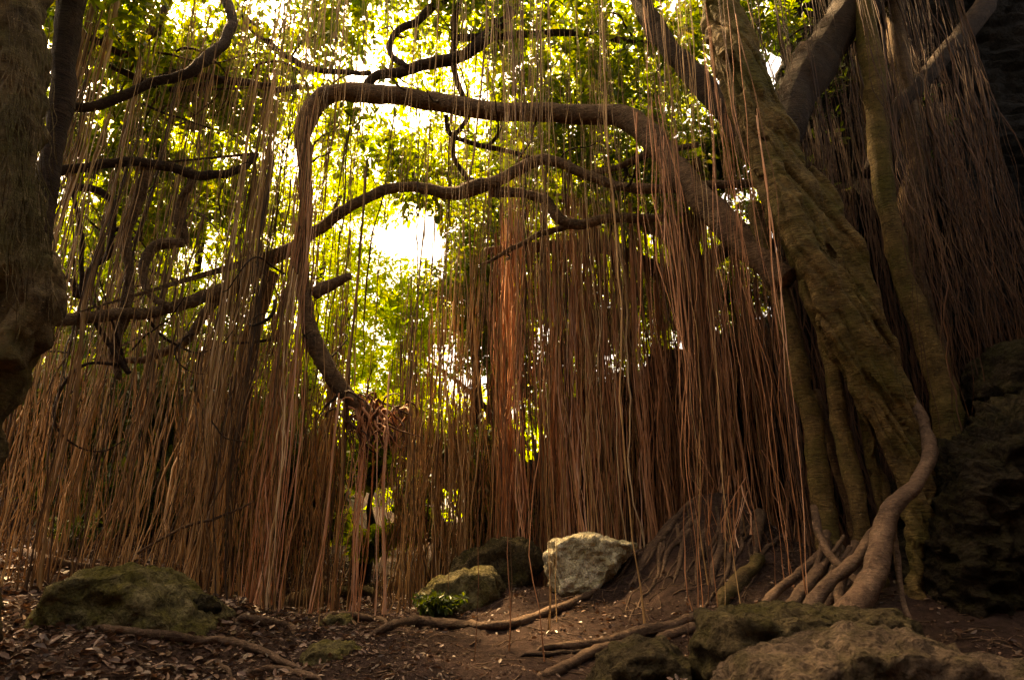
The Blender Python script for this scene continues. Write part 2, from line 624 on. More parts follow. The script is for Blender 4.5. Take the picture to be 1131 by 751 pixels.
M_trunk = m_bark('trunk_bark', (0.055, 0.032, 0.012), (0.16, 0.1, 0.036), (0.29, 0.195, 0.078), (0.085, 0.07, 0.013), 0.53)
M_limb = m_bark('limb_bark', (0.05, 0.029, 0.016), (0.15, 0.088, 0.048), (0.27, 0.17, 0.1), None)
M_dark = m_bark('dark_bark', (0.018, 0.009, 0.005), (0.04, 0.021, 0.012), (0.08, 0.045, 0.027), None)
M_old = m_bark('old_bark', (0.03, 0.018, 0.009), (0.11, 0.07, 0.03), (0.26, 0.175, 0.085), (0.06, 0.048, 0.01), 0.5, False)
M_root = m_bark('root_bark', (0.045, 0.026, 0.017), (0.115, 0.068, 0.044), (0.21, 0.135, 0.09), None, 0.5, False)
M_str = m_strand('aerial_root', [(0.0, (0.02, 0.009, 0.004)), (0.3, (0.075, 0.035, 0.013)), (0.55, (0.23, 0.118, 0.043)), (0.82, (0.46, 0.265, 0.115)), (1.0, (0.68, 0.46, 0.27))])
M_strR = m_strand('red_aerial_root', [(0.0, (0.025, 0.009, 0.004)), (0.32, (0.11, 0.042, 0.016)), (0.58, (0.4, 0.165, 0.075)), (0.82, (0.58, 0.28, 0.155)), (1.0, (0.7, 0.42, 0.29))])
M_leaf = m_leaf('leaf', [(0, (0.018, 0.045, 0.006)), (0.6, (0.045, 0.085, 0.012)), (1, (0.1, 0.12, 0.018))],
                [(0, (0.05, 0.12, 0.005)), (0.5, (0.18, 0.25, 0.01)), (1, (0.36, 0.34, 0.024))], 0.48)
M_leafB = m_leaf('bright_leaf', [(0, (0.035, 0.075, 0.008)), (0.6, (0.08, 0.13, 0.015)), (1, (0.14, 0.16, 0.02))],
                 [(0, (0.22, 0.42, 0.012)), (0.5, (0.52, 0.62, 0.02)), (1, (0.7, 0.63, 0.035))], 0.68)  # transmission raised beyond real leaves, putting the background glow into the colour
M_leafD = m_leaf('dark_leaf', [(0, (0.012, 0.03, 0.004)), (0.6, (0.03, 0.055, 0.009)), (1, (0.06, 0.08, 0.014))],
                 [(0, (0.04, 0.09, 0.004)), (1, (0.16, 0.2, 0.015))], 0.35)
M_rock = m_rock('mossy_limestone', (0.06, 0.048, 0.024), (0.17, 0.14, 0.068), (0.34, 0.28, 0.155), (0.14, 0.12, 0.026), 0.45)
M_white = m_rock('pale_limestone', (0.45, 0.39, 0.22), (0.68, 0.6, 0.4), (0.85, 0.76, 0.6), (0.45, 0.4, 0.13), 0.2, 1.3)
M_slab = m_rock('brown_limestone', (0.035, 0.024, 0.017), (0.088, 0.061, 0.044), (0.15, 0.106, 0.078), (0.048, 0.04, 0.013), 0.3)
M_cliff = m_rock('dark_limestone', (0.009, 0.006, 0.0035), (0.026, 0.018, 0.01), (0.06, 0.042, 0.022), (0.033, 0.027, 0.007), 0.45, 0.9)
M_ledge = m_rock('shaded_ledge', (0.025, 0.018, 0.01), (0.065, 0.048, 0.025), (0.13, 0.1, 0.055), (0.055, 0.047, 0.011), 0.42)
M_night = m_rock('shade_black_rock', (0.004, 0.0028, 0.0018), (0.009, 0.006, 0.0035), (0.02, 0.013, 0.008), (0.009, 0.007, 0.002), 0.3, 0.6)  # near-black colour stands in for deep shade on the rock
M_soil = m_soil()
M_litter = m_leaf('dry_leaf', [(0, (0.04, 0.02, 0.013)), (0.45, (0.12, 0.062, 0.04)), (0.8, (0.19, 0.11, 0.078)), (1, (0.32, 0.21, 0.145))],
                  [(0, (0.05, 0.02, 0.01)), (1, (0.25, 0.12, 0.06))], 0.15)

def U(a, b):
    return rng.uniform(a, b)


# ------------------------------------------------------------------ ground
u = np.linspace(-1, 1, 640)
gx = np.sinh(u * 6.0) / np.sinh(6.0) * 140
gy = 9 + np.sinh(u * 6) / np.sinh(6.0) * 140
X, Yg = np.meshgrid(gx, gy)
Z = ground(X.ravel(), Yg.ravel())
nn_ = len(u)
ii = (np.arange(nn_ - 1)[:, None] * nn_ + np.arange(nn_ - 1)[None]).ravel()
gr = mesh('ground', np.stack([X.ravel(), Yg.ravel(), Z], 1), np.stack([ii, ii + 1, ii + nn_ + 1, ii + nn_], 1), M_soil, base=(0, 0, 0))
tag(gr, 'dark reddish brown bare soil floor of the grove', None, None, 'structure')


# ------------------------------------------------------------------ rocks
def remesh(name, V, faces, voxel, smooth_n=3):
    me = bpy.data.meshes.new(name)
    me.from_pydata([tuple(v) for v in V], [], [tuple(int(q) for q in f) for f in faces])
    o = bpy.data.objects.new(name, me)
    C.objects.link(o)
    md = o.modifiers.new('r', 'REMESH'); md.mode = 'VOXEL'; md.voxel_size = voxel
    if smooth_n:
        s = o.modifiers.new('s', 'SMOOTH'); s.iterations = smooth_n; s.factor = 0.5
    dg = bpy.context.evaluated_depsgraph_get()
    ev = o.evaluated_get(dg)
    m2 = ev.to_mesh()
    n = len(m2.vertices)
    co_ = np.empty(n * 3, np.float32); m2.vertices.foreach_get('co', co_)
    no_ = np.empty(n * 3, np.float32); m2.vertices.foreach_get('normal', no_)
    F4 = np.array([list(p.vertices) if len(p.vertices) == 4 else list(p.vertices) + [p.vertices[2]] for p in m2.polygons if len(p.vertices) >= 3])
    F4 = F4[[len(set(f)) == 4 for f in F4]]
    ev.to_mesh_clear()
    bpy.data.objects.remove(o); bpy.data.meshes.remove(me)
    return co_.reshape(-1, 3).astype(float), no_.reshape(-1, 3).astype(float), F4


def hull(P):
    bm = bmesh.new()
    for p in P: bm.verts.new(tuple(p))
    r = bmesh.ops.convex_hull(bm, input=bm.verts)
    bmesh.ops.delete(bm, geom=[v for v in bm.verts if not v.link_faces], context='VERTS')
    bm.verts.index_update()
    V = np.array([v.co[:] for v in bm.verts]); Fs = [[v.index for v in f.verts] for f in bm.faces]
    bm.free()
    return V, Fs


def rock_mesh(P, voxel, amp, freq, seed, layers=0.0, pits=0.0, sm=3, rug=0.035):
    V, Fs = hull(P)
    V, Nn, Fq = remesh('tmp', V, Fs, voxel, sm)
    d = amp * fbm(V * freq, 5, seed) + rug * (fbm(V * 8, 3, seed + 20) - 1.6 * np.clip(0.35 - np.abs(fbm(V * 4.2, 3, seed + 22)), 0, 1))
    rid = 1 - np.abs(fbm(V * freq * 2.1 + 9, 3, seed + 3))
    d = d + amp * 0.6 * rid
    if layers:
        q = V[:, 2] * 5 + 0.8 * fbm(V * 0.8, 3, seed + 5)
        d = d + layers * np.abs(((q % 1) - 0.5) * 2) ** 0.7
    if pits:
        d = d - pits * np.clip(vn(V * 6.5, seed + 8) - 0.25, 0, 1) - pits * 0.6 * np.clip(vn(V * 14, seed + 9) - 0.2, 0, 1)
    return V + Nn * d[:, None], Fq


def rock_px(name, poly, Y, depth, mat, label, voxel=0.05, amp=0.07, freq=1.3, seed=0, layers=0.0, pits=0.0, parent=None, back=0.8, front=0.75, lean=0.0, rug=0.035):
    """boulder whose outline passes the photo pixels at distance Y, with real depth"""
    P = []
    c = np.mean([at(a, b, Y) for a, b in poly], 0)
    for a, b in poly:
        p = at(a, b, Y)
        P.append(p)
        P.append(c + (p - c) * front + np.array([0, -depth * 0.42, 0]) - np.array([0, 0, lean]))
        P.append(c + (p - c) * back + np.array([0, depth * 0.55, 0]))
    V, Fq = rock_mesh(P, voxel, amp, freq, seed, layers, pits, 3, rug)
    o = mesh(name, V, Fq, mat, parent)
    if parent is None: tag(o, label, 'rock' if 'cliff' not in name else 'cliff')
    return o


rock_px('limestone_block', [(601, 612), (606, 598), (636, 589), (660, 592), (704, 600), (690, 614), (672, 640), (655, 668), (612, 668), (604, 632)], 11.3, 1.0, M_white,
        'pale cream limestone block with a flat pitted top, brightest stone in the clearing', 0.028, 0.045, 2.4, 2, 0.0, 0.09, lean=-0.05)
rock_px('boulder', [(500, 630), (520, 606), (560, 594), (588, 598), (600, 622), (585, 648), (545, 662), (505, 655)], 12.2, 1.0, M_ledge,
        'dark mossy boulder just left of the pale limestone block, against the root curtain', 0.04, 0.08, 1.8, 5)
rock_px('boulder', [(460, 660), (475, 642), (510, 630), (548, 628), (556, 648), (548, 668), (510, 682), (468, 684)], 11.2, 1.0, M_rock,
        'low green mossy boulder with a leafy plant in front of it', 0.04, 0.07, 2.0, 8)
rock_px('boulder', [(66, 668), (84, 640), (128, 622), (172, 628), (210, 656), (238, 684), (240, 718), (160, 732), (82, 718), (56, 695)], 8.6, 1.8, M_rock,
        'broad rounded boulder covered in yellow green moss at left of the path', 0.035, 0.07, 2.2, 11, 0.0, 0.05)
rock_px('boulder', [(352, 690), (360, 680), (385, 678), (394, 690), (388, 702), (356, 702)], 10.0, 0.4, M_rock,
        'small mossy stone beside the fallen log at the foot of the curtain', 0.02, 0.04, 3.5, 14)
rock_px('boulder', [(330, 722), (350, 711), (385, 712), (408, 728), (404, 748), (340, 750)], 7.6, 0.7, M_rock,
        'flat lichen covered stone half buried in the path at bottom centre', 0.02, 0.04, 3.2, 17)
rock_px('boulder', [(208, 668), (214, 656), (232, 658), (240, 670), (232, 686), (214, 688)], 8.9, 0.4, M_cliff,
        'small dark stone at the right end of the broad mossy boulder', 0.02, 0.03, 3.5, 18)
rock_px('boulder', [(655, 751), (662, 728), (690, 712), (730, 708), (765, 722), (775, 770), (700, 790), (650, 785)], 6.3, 0.9, M_ledge,
        'hummocky yellow green mossy boulder left of the brown slab', 0.025, 0.08, 2.8, 21, 0.0, 0.07)
rock_px('boulder', [(768, 700), (776, 678), (830, 672), (900, 680), (985, 676), (1010, 700), (1020, 770), (770, 800)], 6.1, 0.9, M_ledge,
        'square edged mossy ledge of rock behind the brown slab', 0.03, 0.05, 2.2, 24, 0.04, 0.05)
rock_px('boulder', [(786, 770), (802, 738), (850, 712), (930, 696), (1010, 706), (1080, 724), (1150, 735), (1200, 800), (1150, 900), (790, 880)], 5.4, 1.1, M_slab,
        'large brown limestone slab in the near right corner', 0.03, 0.05, 2.4, 27, 0.0, 0.06)
rock_px('rock_cliff', [(992, 600), (1010, 545), (1040, 500), (1090, 460), (1150, 425), (1300, 350), (1420, 420), (1420, 760), (1180, 760), (1060, 715), (1000, 690)], 9.2, 2.6, M_cliff,
        'dark mossy cliff with eroded ledges at the right edge', 0.035, 0.14, 1.3, 33, 0.03, 0.12, rug=0.09, front=0.88)
rock_px('boulder', [(1075, 440), (1090, 395), (1115, 378), (1160, 380), (1180, 450), (1120, 470)], 9.8, 1.3, M_cliff,
        'dark boulder perched on top of the dark mossy cliff', 0.05, 0.1, 1.5, 36)
# rock face behind the curtain at right
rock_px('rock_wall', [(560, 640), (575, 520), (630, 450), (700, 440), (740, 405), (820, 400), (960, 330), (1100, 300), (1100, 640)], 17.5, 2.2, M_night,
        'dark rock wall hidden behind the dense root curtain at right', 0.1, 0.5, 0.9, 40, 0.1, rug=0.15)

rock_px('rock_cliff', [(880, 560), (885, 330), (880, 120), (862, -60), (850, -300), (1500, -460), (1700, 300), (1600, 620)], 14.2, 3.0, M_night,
        'tall rock cliff coloured black for the deep shade behind the leaning trunk', 0.12, 0.35, 0.6, 44, 0.12, 0.0)

# ------------------------------------------------------------------ main banyan, right
tb = gpx(945, 640)
A = empty('banyan_tree', tb, 'huge leaning banyan at right with olive ribbed trunk and long arching limb', 'tree')
parts = []
Yt = 8.9


def tr(pts, s, Y0=Yt, Y1=Yt):
    pts = [(p_[0], p_[1], p_[2] * 0.88, *p_[3:]) for p_ in pts]
    parts.append(limb_px(pts, Y0, Y1, 16, 8, 0.08, s, 0.03))


tr([(760, -200, 22), (772, -120, 22), (784, -40, 23), (796, 0, 24), (811, 50, 28), (827, 100, 31), (847, 152, 34), (863, 202, 34), (887, 253, 35), (915, 304, 31), (938, 354, 25), (958, 400, 19), (978, 440, 14), (996, 480, 10), (1008, 520, 8), (1016, 560, 8), (1020, 600, 8), (1022, 700, 10)], 1)
tr([(842, 150, 14, 8.7), (858, 195, 16, 8.55), (876, 245, 17, 8.45), (897, 300, 14, 8.45), (917, 350, 12, 8.5), (938, 400, 11, 8.55), (962, 450, 10, 8.6), (986, 500, 8, 8.7), (1000, 535, 8, 8.8), (1006, 580, 9, 8.9), (1008, 690, 10, 8.9)], 2)
tr([(893, 190, 12, 8.9), (918, 232, 16, 8.85), (940, 275, 17, 8.85), (957, 320, 15, 8.85), (975, 370, 13, 8.9), (994, 420, 12, 8.9), (1010, 460, 10, 8.9), (1023, 500, 9, 8.95), (1030, 550, 9, 9.0), (1032, 600, 9, 9.0), (1034, 690, 10, 9.0)], 3)
tr([(868, 215, 9, 8.45), (892, 268, 11, 8.35), (922, 318, 10, 8.4), (945, 362, 9, 8.45), (966, 410, 8, 8.5), (986, 455, 7, 8.6), (1004, 498, 7, 8.7), (1012, 560, 8, 8.8), (1014, 690, 9, 8.8)], 4)
tr([(920, 285, 8, 8.55), (948, 330, 10, 8.5), (966, 380, 9, 8.5), (984, 425, 8, 8.55), (1004, 470, 7, 8.7), (1018, 530, 7, 8.9), (1026, 690, 8, 9.0)], 5)
tr([(890, 300, 8, 8.7), (903, 350, 8, 8.8), (926, 400, 7, 8.9), (950, 450, 7, 9.0), (966, 500, 7, 9.1), (976, 560, 8, 9.2), (980, 680, 9, 9.2)], 6)
core = [(784, -40), (796, 0), (811, 50), (827, 100), (847, 152), (863, 202), (887, 253), (915, 304), (938, 354), (958, 400), (978, 440), (998, 480), (1012, 530), (1020, 600)]
wid = [21, 22, 25, 28, 31, 32, 34, 34, 31, 28, 24, 19, 15, 13]
for c_ in range(15):
    o0, o1 = U(-0.9, 0.9), U(-1.0, 1.0)
    st_ = int(rng.integers(2, 6))
    pts_ = []
    for k_ in range(st_, len(core)):
        f_ = (k_ - st_) / (len(core) - 1 - st_)
        off = (o0 * (1 - f_) + o1 * f_) + 0.12 * math.sin(k_ * 1.3 + c_)
        dep = math.sqrt(max(0.05, 1 - min(abs(off), 0.97) ** 2)) * wid[k_] * 0.0125
        pts_.append((core[k_][0] + off * wid[k_] * 0.98, core[k_][1] - off * wid[k_] * 0.3, U(2.5, 5.5) * (0.5 if k_ == st_ else 1), 8.86 - dep))
    tr(pts_, 20 + c_)
Vt, Ft, _ = cat_mesh(parts)
Vt, Nt, Ft = remesh('tmp', Vt, Ft, 0.022, 2)
# wrinkles across the trunk axis and long furrows
ax = unit(np.array([[0.50, 0.0, -0.86]]))[0]
al = Vt @ ax
lat = Vt @ np.array([0.86, 0, 0.5])
q = np.stack([al * 9, lat * 1.6, Vt[:, 1] * 1.6], 1)
d = 0.025 * fbm(Vt * 2.2, 4, 51) + 0.004 * vn(q, 52) + 0.004 * vn(q * 2.3, 53)
d += 0.05 * vn(np.stack([lat * 5, al * 0.5, Vt[:, 1] * 5], 1), 54) + 0.02 * vn(np.stack([lat * 13, al * 0.9, Vt[:, 1] * 12], 1), 55)
for fq, am, sd in ((3.2, 0.085, 57), (6.5, 0.05, 58)):
    gv = vn(np.stack([lat * fq + 0.5 * vn(Vt * 0.9, 59), al * 0.33, Vt[:, 1] * fq * 0.6], 1), sd)
    d -= am * np.clip(0.2 - np.abs(gv), 0, 1) / 0.2
mesh('trunk', Vt + Nt * d[:, None], Ft, M_trunk, A)


def part_px(tree, name, pts, Y0, Y1, mat, k=10, seed=0, wob=0.03, rough=0.13, sub=6):
    V, Fq, r = limb_px(pts, Y0, Y1, k, sub, rough, seed, wob)
    return mesh(name, V, Fq, mat, tree, r)


# prop roots
for i, (pts, a, b) in enumerate([
    ([(832, 225, 9), (843, 270, 11), (858, 320, 11), (873, 370, 11), (886, 425, 11), (896, 471, 11), (907, 530, 12), (914, 573, 12), (920, 610, 14)], 9.3, 9.5),
    ([(890, 310, 8), (902, 345, 9), (911, 370, 9), (922, 420, 9), (931, 471, 9), (941, 530, 9), (950, 573, 10), (956, 610, 12)], 8.9, 9.3),
    ([(930, 385, 5), (948, 420, 7), (958, 470, 7), (966, 520, 7), (975, 560, 8), (980, 600, 9)], 9.2, 9.5),
    ([(900, 430, 4), (920, 500, 5), (938, 560, 5), (945, 600, 6)], 9.6, 9.8),
    ([(950, -20, 11), (962, 60, 11), (968, 130, 12), (977, 210, 11), (994, 290, 11), (1018, 360, 12), (1040, 430, 13), (1048, 480, 14), (1056, 600, 15)], 10.5, 10.2),
    ([(985, -90, 9), (992, 60, 10), (1010, 160, 11), (1005, 250, 12), (1018, 330, 10), (1040, 400, 10)], 11.3, 11.0),
]):
    part_px(A, 'prop_root', pts, a, b, M_trunk if i not in (3, 5) else M_limb, 12, 60 + i, 0.04)
# gnarled surface roots at the foot
G = [
    ([(1000, 430, 6, 9.0), (1020, 468, 8, 8.75), (1027, 497, 9, 8.4), (1014, 530, 10, 8.0), (985, 565, 12, 7.6), (973, 605, 15, 7.4), (962, 645, 17, 7.1), (944, 672, 21, 6.9), (930, 700, 24, 6.8)]),
    ([(988, 560, 9, 7.9), (965, 590, 9, 7.8), (945, 620, 9, 7.6), (915, 645, 10, 7.5), (895, 672, 12, 7.4), (885, 690, 12, 7.3)]),
    ([(900, 560, 5, 8.9), (905, 590, 6, 8.6), (922, 618, 6, 8.2), (945, 640, 6, 7.9), (962, 655, 6, 7.7)]),
    ([(912, 590, 7, 9.2), (905, 612, 7, 8.8), (880, 635, 7, 8.4), (856, 655, 8, 8.0), (836, 678, 9, 7.7)]),
    ([(915, 600, 9, 9.2), (905, 630, 10, 8.5), (885, 655, 10, 8.0), (868, 685, 10, 7.6)]),
    ([(925, 605, 8, 9.1), (920, 635, 9, 8.4), (912, 660, 9, 7.9), (905, 690, 10, 7.5)]),
    ([(945, 600, 6, 9.1), (935, 625, 7, 8.6), (925, 655, 8, 8.0), (930, 685, 8, 7.5)]),
    ([(985, 570, 5, 7.7), (992, 615, 5, 7.5), (995, 650, 4, 7.3), (1006, 680, 4, 7.0), (1020, 705, 3, 6.8)]),
]
for i in range(16):
    x0 = U(895, 990); x1 = x0 - U(20, 95)
    y0 = U(590, 625)
    pts_ = []
    for t in np.linspace(0, 1, 6):
        pts_.append((x0 + (x1 - x0) * t + 5 * math.sin(5 * t + i), y0 + (692 - y0) * t ** 0.85, U(2.5, 5.5) * (1 - 0.4 * t), 8.9 - 1.5 * t))
    G.append(pts_)
G = [[(p[0], p[1], p[2] * (0.85 if j == 0 else 0.72), p[3]) for p in g_] for j, g_ in enumerate(G)]
for i, pts in enumerate(G):
    part_px(A, 'gnarled_root', pts, 0, 0, M_root, 10, 80 + i, 0.02, 0.16)

# long arching limb
arch = [(868, 312, 20, 9.2), (820, 268, 19, 9.5), (790, 235, 18, 9.7), (760, 203, 17, 9.9), (735, 170, 17, 10.1), (707, 141, 16, 10.3), (680, 126, 14, 10.5), (645, 127, 12, 10.6),
        (600, 125, 12, 10.7), (540, 122, 12, 10.8), (480, 112, 12, 10.9), (420, 105, 12, 10.9), (378, 102, 12, 11), (352, 112, 12, 11), (337, 140, 11, 11), (336, 180, 9.5, 11), (338, 230, 9, 11),
        (334, 280, 9, 11), (337, 330, 9.5, 11), (345, 370, 11, 11), (358, 400, 11.5, 11), (376, 428, 11, 11), (398, 450, 9, 11), (420, 466, 6, 11), (436, 488, 3, 11)]
arch = [(a_[0], a_[1], a_[2] * 0.84, a_[3]) for a_ in arch]
part_px(A, 'arching_limb', arch, 0, 0, M_limb, 14, 101, 0.03)
br = [
    ([(838, 200, 6), (790, 205, 5), (735, 210, 6), (690, 208, 6.5), (650, 195, 6), (612, 180, 6.5), (585, 180, 7.5), (560, 195, 7.5), (530, 211, 10), (500, 212, 8), (460, 207, 7), (430, 210, 7), (390, 228, 7.5), (355, 250, 7.5), (318, 276, 7)], 10.2, 11.8, M_limb),
    ([(735, 243, 5), (680, 242, 6), (640, 247, 7), (615, 240, 7), (605, 222, 6), (575, 213, 5), (540, 210, 7)], 11.2, 11.2, M_limb),
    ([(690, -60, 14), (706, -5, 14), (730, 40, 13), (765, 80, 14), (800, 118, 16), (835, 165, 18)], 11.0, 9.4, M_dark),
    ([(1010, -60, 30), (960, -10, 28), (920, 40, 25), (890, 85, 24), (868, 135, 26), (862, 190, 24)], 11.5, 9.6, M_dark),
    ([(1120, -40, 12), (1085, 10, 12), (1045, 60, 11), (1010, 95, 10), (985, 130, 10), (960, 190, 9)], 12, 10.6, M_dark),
    ([(345, 325, 8), (362, 316, 8), (386, 306, 4)], 11, 11.1, M_limb),
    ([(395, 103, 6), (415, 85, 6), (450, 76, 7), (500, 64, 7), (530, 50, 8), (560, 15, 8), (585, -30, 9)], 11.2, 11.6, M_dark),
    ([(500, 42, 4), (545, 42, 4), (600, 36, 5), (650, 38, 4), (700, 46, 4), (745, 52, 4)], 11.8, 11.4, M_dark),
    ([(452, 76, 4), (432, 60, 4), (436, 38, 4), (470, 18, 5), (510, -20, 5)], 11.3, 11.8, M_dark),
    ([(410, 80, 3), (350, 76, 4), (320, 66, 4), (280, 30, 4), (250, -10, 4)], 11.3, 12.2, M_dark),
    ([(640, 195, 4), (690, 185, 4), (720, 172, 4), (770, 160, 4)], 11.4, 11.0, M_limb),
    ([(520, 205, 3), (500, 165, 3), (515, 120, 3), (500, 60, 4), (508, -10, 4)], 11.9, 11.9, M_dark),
    ([(600, 180, 3), (540, 160, 3), (498, 150, 3), (492, 128, 3)], 11.5, 11.2, M_dark),
    ([(640, 247, 4), (600, 258, 4), (560, 280, 3), (530, 290, 2)], 11.6, 12.0, M_limb),
]
br = [([(p_[0], p_[1], p_[2] * 0.86) for p_ in q_], a, b, m) for q_, a, b, m in br]
for i, (pts, a, b, m) in enumerate(br):
    part_px(A, 'branch', pts, a, b, m, 10, 120 + i, 0.05)
for i in range(56):
    pts_, a_, b_, m_ = [(arch, 0, 0, M_limb)] [0] if i % 3 == 0 else br[rng.integers(0, len(br))]
    k_ = rng.integers(1, len(pts_) - 1)
    q0 = pts_[k_]
    Y_ = q0[3] if len(q0) > 3 else a_ + (b_ - a_) * k_ / (len(pts_) - 1)
    p = at(q0[0], q0[1], Y_)
    d = unit(rng.normal(size=3) * np.array([1, 0.6, 0.8]) + np.array([0, 0, 0.35]))
    pp, Lg = [p], U(0.5, 1.7)
    for q_ in range(8):
        d = unit(d + rng.normal(0, 0.28, 3))
        p = p + d * Lg / 8
        pp.append(p)
    Pq, rq = catmull(pp, np.linspace(U(0.015, 0.035), 0.006, 9), 3)
    V_, F_, r_ = tube(Pq, rq, 6, 0.12, 700 + i)
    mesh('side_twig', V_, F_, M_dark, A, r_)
# root knot at the end of the arching limb
kn = []
kc = at(408, 456, 11)
for i in range(110):
    p = kc + rng.normal(0, 1, 3) * np.array([0.26, 0.18, 0.15])
    pts, d = [p], unit(rng.normal(size=3) * np.array([1, 0.7, 0.7]))
    for q_ in range(8):
        d = unit(d + rng.normal(0, 0.3, 3) + 0.35 * (kc - p) + np.array([0.1, 0, -0.42]))
        p = p + d * 0.085
        pts.append(p)
    Pq, rq = catmull(pts, np.linspace(rng.uniform(0.012, 0.028), 0.006, 9), 2)
    kn.append(tube(Pq, rq, 5, caps=False, val=rng.uniform(0.05, 0.7)))
mesh('root_knot', *cat_mesh(kn)[:2], M_strR, A, cat_mesh(kn)[2])

# ------------------------------------------------------------------ left banyan
lb = np.array([at(-60, 600, 6.3)[0], 6.3, 0.0]); lb[2] = g1(lb[0], lb[1])
B = empty('banyan_tree', lb, 'old banyan at the left edge with a bulging dark mossy trunk', 'tree')
lt = [limb_px([(-10, -160, 60), (-12, -40, 54), (-10, 60, 50), (-14, 130, 48), (-16, 185, 47), (-8, 240, 49), (4, 295, 55), (8, 330, 57), (2, 362, 52), (-18, 405, 46), (-40, 460, 42), (-62, 540, 46), (-80, 640, 60), (-90, 720, 80)], 6.2, 6.4, 20, 8, 0.16, 201, 0.03),
      limb_px([(15, -100, 24), (22, 40, 19), (18, 120, 17), (14, 190, 18), (22, 250, 20), (34, 310, 22), (30, 350, 17), (10, 400, 20)], 6.0, 6.0, 12, 8, 0.16, 203, 0.02)]
Vl, Fl, _ = cat_mesh(lt)
Vl, Nl, Fl = remesh('tmp', Vl, Fl, 0.03, 3)
d = 0.06 * fbm(Vl * 2.6, 5, 61) + 0.04 * fbm(Vl * np.array([8, 8, 3.5]), 4, 65) - 0.06 * np.clip(vn(Vl * np.array([9, 9, 3]), 63), 0, 1)
mesh('trunk', Vl + Nl * d[:, None], Fl, M_old, B)
# thin roots netted over the trunk face
net = []
for i in range(46):
    px = rng.uniform(0, 50); py = rng.uniform(-30, 220)
    pts = []
    for q_ in range(9):
        pts.append(np.append(at(px, py, 5.66 + 0.006 * px), 0.003 + 0.004 * rng.random()))
        px += rng.normal(0.6, 5); py += rng.uniform(12, 26)
    net.append(limb(pts, 5, 3, 0.0, i, val=rng.uniform(0.3, 0.95)))
nm = cat_mesh(net)
mesh('root_net', nm[0], nm[1], M_old, B, nm[2])
part_px(B, 'prop_root', [(78, -80, 14), (76, 0, 14), (70, 90, 12), (58, 170, 11), (48, 260, 11), (20, 380, 12), (-30, 500, 13), (-70, 620, 14), (-90, 760, 16)], 7.6, 7.8, M_dark, 12, 210, 0.04)
bl = [
    ([(40, 120, 6), (100, 116, 5), (160, 96, 5), (215, 76, 6.5), (246, 50, 6.5), (256, 22, 6), (244, -10, 5), (220, -60, 5)], 8.5, 10.5, M_dark),
    ([(60, 190, 5), (100, 180, 5), (150, 178, 5), (180, 183, 5), (220, 193, 5), (262, 190, 4.5), (284, 174, 3)], 8.6, 10.6, M_dark),
    ([(50, 354, 7), (85, 353, 7), (125, 348, 7), (160, 345, 6), (200, 338, 7), (240, 325, 8), (280, 300, 8), (318, 276, 8)], 8.6, 11.8, M_limb),
    ([(205, 190, 5), (212, 204, 4), (200, 225, 4), (199, 250, 5), (204, 268, 4)], 10.2, 10.4, M_limb),
    ([(204, 268, 5), (180, 270, 6), (165, 282, 6), (158, 305, 5), (166, 325, 4), (190, 340, 4)], 10.3, 10.2, M_limb),
    ([(150, 180, 5), (162, 195, 7), (150, 225, 6), (140, 260, 6), (142, 310, 5), (138, 350, 5), (128, 385, 5), (130, 420, 4)], 9.5, 9.9, M_limb),
    ([(82, 205, 4), (110, 215, 4), (128, 235, 3), (122, 280, 3), (100, 300, 3), (82, 330, 3)], 9.2, 9.6, M_dark),
    ([(78, 210, 2.5), (90, 260, 2.5), (88, 310, 2.5), (100, 350, 2.5), (130, 390, 3), (145, 412, 3)], 9.0, 9.7, M_dark),
    ([(100, 60, 3), (160, 92, 4), (200, 82, 4), (250, 90, 3), (300, 95, 2)], 10, 11.0, M_dark),
    ([(60, 20, 4), (110, 50, 4), (140, 60, 4), (175, 30, 4), (190, -20, 4)], 9, 10.5, M_dark),
    ([(330, 96, 3), (300, 100, 3), (260, 92, 3), (220, 95, 3), (190, 100, 3)], 11.6, 10.5, M_dark),
    ([(300, 300, 8), (280, 360, 9), (268, 430, 9), (262, 480, 7), (240, 540, 6)], 12.4, 12.6, M_limb),
    ([(240, 330, 5), (200, 380, 5), (150, 400, 4), (110, 395, 3)], 11.4, 11.0, M_limb),
]
for i, (pts, a, b, m) in enumerate(bl):
    part_px(B, 'branch', pts, a, b, m, 9, 220 + i, 0.06)

for i in range(64):            # curling bare branches in front of the leaves
    p = at(U(75, 320), U(20, 420), U(9.6, 12.6))
    d = unit(rng.normal(size=3) * np.array([1, 0.5, 0.8])); ax_ = unit(rng.normal(size=3) * np.array([0.4, 1, 0.4]))
    pts, m_, Lg = [p], 10, U(1.0, 2.6); tw_ = rng.normal(0, 0.32)
    for q_ in range(m_):
        d = unit(d + tw_ * np.cross(ax_, d) + rng.normal(0, 0.14, 3))
        p = p + d * Lg / m_
        pts.append(p)
    Pq, rq = catmull(pts, np.linspace(U(0.014, 0.036), 0.008, m_ + 1), 3)
    V_, F_, r_ = tube(Pq, rq, 6, 0.12, 240 + i)
    mesh('curling_branch', V_, F_, M_dark if i % 3 else M_limb, B, r_)

